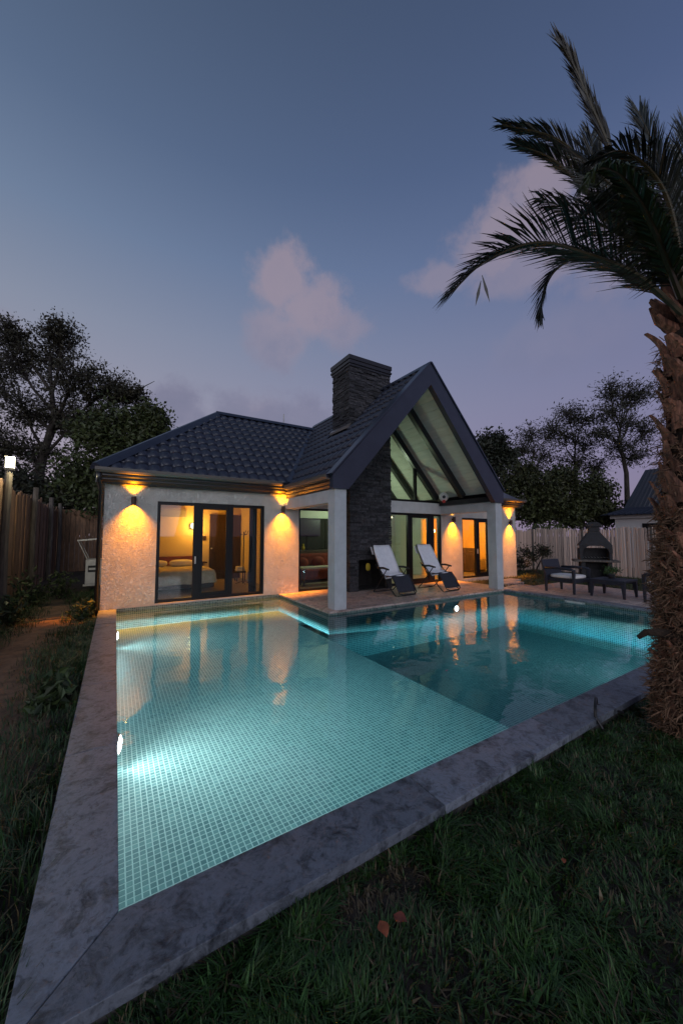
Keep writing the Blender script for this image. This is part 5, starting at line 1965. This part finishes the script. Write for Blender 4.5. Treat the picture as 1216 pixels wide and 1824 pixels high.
    # the rest of the crown, to the right and away, out of the photograph
    for k, a in enumerate((-1.0, -.6, -.2, .15)):
        d = np.array((math.cos(a), math.sin(a), 0))
        b0 = top + (0, 0, .1)
        frond([b0, b0 + d * .5 + (0, 0, .9), b0 + d * 1.2 + (0, 0, 1.4), b0 + d * 1.9 + (0, 0, 1.1), b0 + d * 2.4 + (0, 0, .4)], .42, 70, dk, .5, .4)
    # dead leaflets hanging from the long frond
    for px, py, e in ((858, 490, (872, 540)), (856, 500, (846, 546))):
        o, q = at(px, py, 2.7), at(*e, 2.7)
        sd = np.cross(q - o, vd)
        sd = sd / np.linalg.norm(sd) * .012
        MB().add([o - sd * .2, o + sd * .2, (o + q) / 2 + sd, (o + q) / 2 - sd, q], [(0, 1, 2, 3), (3, 2, 4)], (.03, .026, .018)).build('hanging_leaflet', M['frond'], t, fix=False)


palm()


# ------------------------------------------------------------------ grass
def blades(xy, hgt, wid, cols, rg, z0=GZ, lean=.6):
    n = len(xy)
    # tufts lean together, with strays
    a = 6.3 * noise2(xy, 9.0, 12) + 3.0 * noise2(xy, 31.0, 13) + rg.normal(size=n) * .9
    d = np.stack([np.cos(a), np.sin(a)], 1)
    ln = rg.uniform(.1, 1.0, n) * lean
    h = hgt * rg.uniform(.5, 1.25, n)
    s = np.stack([-d[:, 1], d[:, 0]], 1) * (wid * rg.uniform(.6, 1.3, n))[:, None]
    def ring(u, w):
        bend = (ln * u * u * h)[:, None] * d
        zz = z0 + h * (u - .28 * ln * u * u)
        l = np.concatenate([xy + bend - s * w, zz[:, None]], 1)
        r = np.concatenate([xy + bend + s * w, zz[:, None]], 1)
        return l, r
    a0, b0 = ring(0, 1)
    a1, b1 = ring(.55, .85)
    a2, b2 = ring(1.0, .1)
    v = np.stack([a0, b0, b1, a1, b2, a2], 1).reshape(-1, 3)
    f = (np.arange(n)[:, None, None] * 6 + np.array([(0, 1, 2, 3), (3, 2, 4, 5)])[None]).reshape(-1, 4)
    return v, f, np.repeat(cols, 6, 0)


def noise2(xy, s, seed):
    """cheap smooth noise, 0..1"""
    r = np.random.default_rng(seed)
    o = np.zeros(len(xy))
    for k in range(6):
        a = r.uniform(0, 2 * math.pi)
        fq = s * r.uniform(.6, 1.8)
        o += np.sin((xy[:, 0] * math.cos(a) + xy[:, 1] * math.sin(a)) * fq + r.uniform(0, 6.3))
    return 1 / (1 + np.exp(-o * .9))


def lawn():
    rg = np.random.default_rng(3)
    ox, oy = PX0 - .29, PY0 - .29
    # foreground, right of the coping
    n = 260000
    r = rg.uniform(0, 1, n)
    x = -.6 + 6.6 * rg.uniform(0, 1, n) ** 1.15
    y = oy - .004 - 2.6 * r ** 1.2
    keep = (y > .55 * x - 3.2) & (np.hypot(x, y) > .25)
    xy = np.stack([x, y], 1)[keep]
    dn = noise2(xy, 4.5, 1)
    bare = (np.exp(-(((xy[:, 0] - 1.03) / .26) ** 2 + ((xy[:, 1] - 1.30) / .09) ** 2)) > .4)
    k2 = (rg.random(len(xy)) < .35 + .75 * dn) & (~bare | (rg.random(len(xy)) < .6))
    xy, dn, bare = xy[k2], dn[k2], bare[k2]
    m = len(xy)
    dry = (rg.random(m) < .05 + .16 * (1 - dn)) | (bare & (rg.random(m) < .75))
    g1 = np.array([.024, .062, .010]) * rg.uniform(.5, 1.7, (m, 1)) * (0.8 + .5 * dn[:, None])
    g2 = np.array([.12, .085, .042]) * rg.uniform(.4, 1.3, (m, 1))
    col = np.where(dry[:, None], g2, g1)
    h = np.where(bare, .030, .040 + .022 * dn)
    edge = xy[:, 1] > oy - .12
    h = np.where(edge, h * 1.1, h)
    h = h * (.65 + .75 * noise2(xy, 17.0, 14))
    wd = np.where(rg.random(m) < .12, .0062, .0030)
    v, f, c = blades(xy, h, wd, col, rg, GZ, 1.6)
    tag(np_mesh('grass', v, f, M['grass'], None, c), 'rough dark lawn grass in front of the pool', None, None, 'stuff')
    # strip on the left
    n = 42000
    x = ox - .006 - 1.75 * rg.uniform(0, 1, n) ** 1.1
    y = .6 + 11.5 * rg.uniform(0, 1, n) ** 1.3
    xy = np.stack([x, y], 1)
    path = np.exp(-((xy[:, 0] + 1.0 + .10 * np.sin(xy[:, 1] * 1.3)) / .33) ** 2)
    path *= (xy[:, 1] > 2.6)
    keep = rg.random(n) > path * 1.05
    xy = xy[keep]
    m = len(xy)
    dn = noise2(xy, 4, 4)
    col = np.where((rg.random(m) < .15)[:, None], np.array([.15, .11, .05]) * rg.uniform(.4, 1.2, (m, 1)), np.array([.019, .050, .011]) * rg.uniform(.5, 1.7, (m, 1)))
    h = .07 + .09 * dn + .06 * (xy[:, 0] < -1.5)
    v, f, c = blades(xy, h, .0036, col, rg, GZ, 1.2)
    tag(np_mesh('grass', v, f, M['grass'], None, c), 'rough grass along the left pool edge', None, None, 'stuff')
    # bare dirt track: low relief sheet
    nx, ny = 18, 90
    vs, fs = [], []
    for j in range(ny + 1):
        yy = 2.6 + 7.4 * j / ny
        for i in range(nx + 1):
            u = i / nx * 2 - 1
            xx = -1.0 - .10 * math.sin(yy * 1.3) + u * .5
            vs.append((xx, yy, GZ + .004 + .016 * (1 - u * u) * (1 + .7 * math.sin(yy * 9 + u * 5) * math.sin(u * 9 + yy * 3))))
    fs = [(j * (nx + 1) + i, j * (nx + 1) + i + 1, (j + 1) * (nx + 1) + i + 1, (j + 1) * (nx + 1) + i) for j in range(ny) for i in range(nx)]
    tag(MB().add(vs, fs).build('dirt_path', M['dirt'], smooth=True, fix=False), kind='structure')
    # far lawn beside the house and round the patio
    n = 26000
    x = rg.uniform(9.2, 15.8, n)
    y = rg.uniform(1.0, 9.2, n)
    ok = ~((x < 11.7) & (y < 6.05)) & ~((x < 12.7) & (y > 7.95)) & ~((x < 9.4) & (y > 5.9))
    for sx, sy in ((10.0, 6.25), (10.55, 6.9), (11.1, 7.3)):
        ok &= ~((abs(x - sx) < .46) & (abs(y - sy) < .23))
    xy = np.stack([x, y], 1)[ok]
    m = len(xy)
    col = np.array([.045, .058, .016]) * rg.uniform(.5, 1.5, (m, 1))
    v, f, c = blades(xy, np.full(m, .09), .006, col, rg, GZ, 1.0)
    tag(np_mesh('grass', v, f, M['grass'], None, c), 'short grass between patio and cane fence', None, None, 'stuff')


lawn()


def weeds():
    rg = np.random.default_rng(9)
    labs = ['tall leafy weed by the fence foot nearest the camera', 'leafy weed clump below the grey fence post', 'broad leafy weed beside the dirt track',
            'dark weed clump at the foot of the fence behind the track', 'weed clump growing against the house corner downpipe', 'low weed at the coping edge halfway along the left side',
            'dark shrub filling the shadow in front of the outdoor unit']
    spots = [(-1.62, 5.7, .6), (-1.62, 7.2, .75), (-1.5, 8.3, .5), (-1.5, 10.2, .8), (-.42, 8.15, .35), (-.45, 4.2, .25), (-1.1, 11.2, .6)]
    for (x, y, h), lab in zip(spots, labs):
        t = thing('weed', lab, 'weed', (x, y, GZ), 0, 'weeds along the left fence')
        st = MB()
        cs, cl = [], []
        for k in range(16):
            a = rg.uniform(0, 2 * math.pi)
            r = rg.uniform(.05, .32) * (h / .6)
            tp = np.array((x + r * math.cos(a), y + r * math.sin(a), GZ + h * rg.uniform(.5, 1.1)))
            b = np.array((x + .3 * r * math.cos(a), y + .3 * r * math.sin(a), GZ))
            st.tube([b, (b + tp) / 2 + (0, 0, .08 * h), tp], [.005, .004, .002], 4, cap=False)
            q = rg.uniform(.2, 1, (14, 1))
            cs.append(b + (tp - b) * q + rg.normal(size=(14, 3)) * .05)
        st.build('stem', M['bark'], t, fix=False)
        c = np.concatenate(cs)
        v, f, cc = leaf_cards(c, .11, np.array([[.035, .058, .016]]) * rg.uniform(.4, 1.5, (len(c), 1)), rg, -.1, .45)
        np_mesh('foliage', v, f, M['leaf'], t, cc)


weeds()
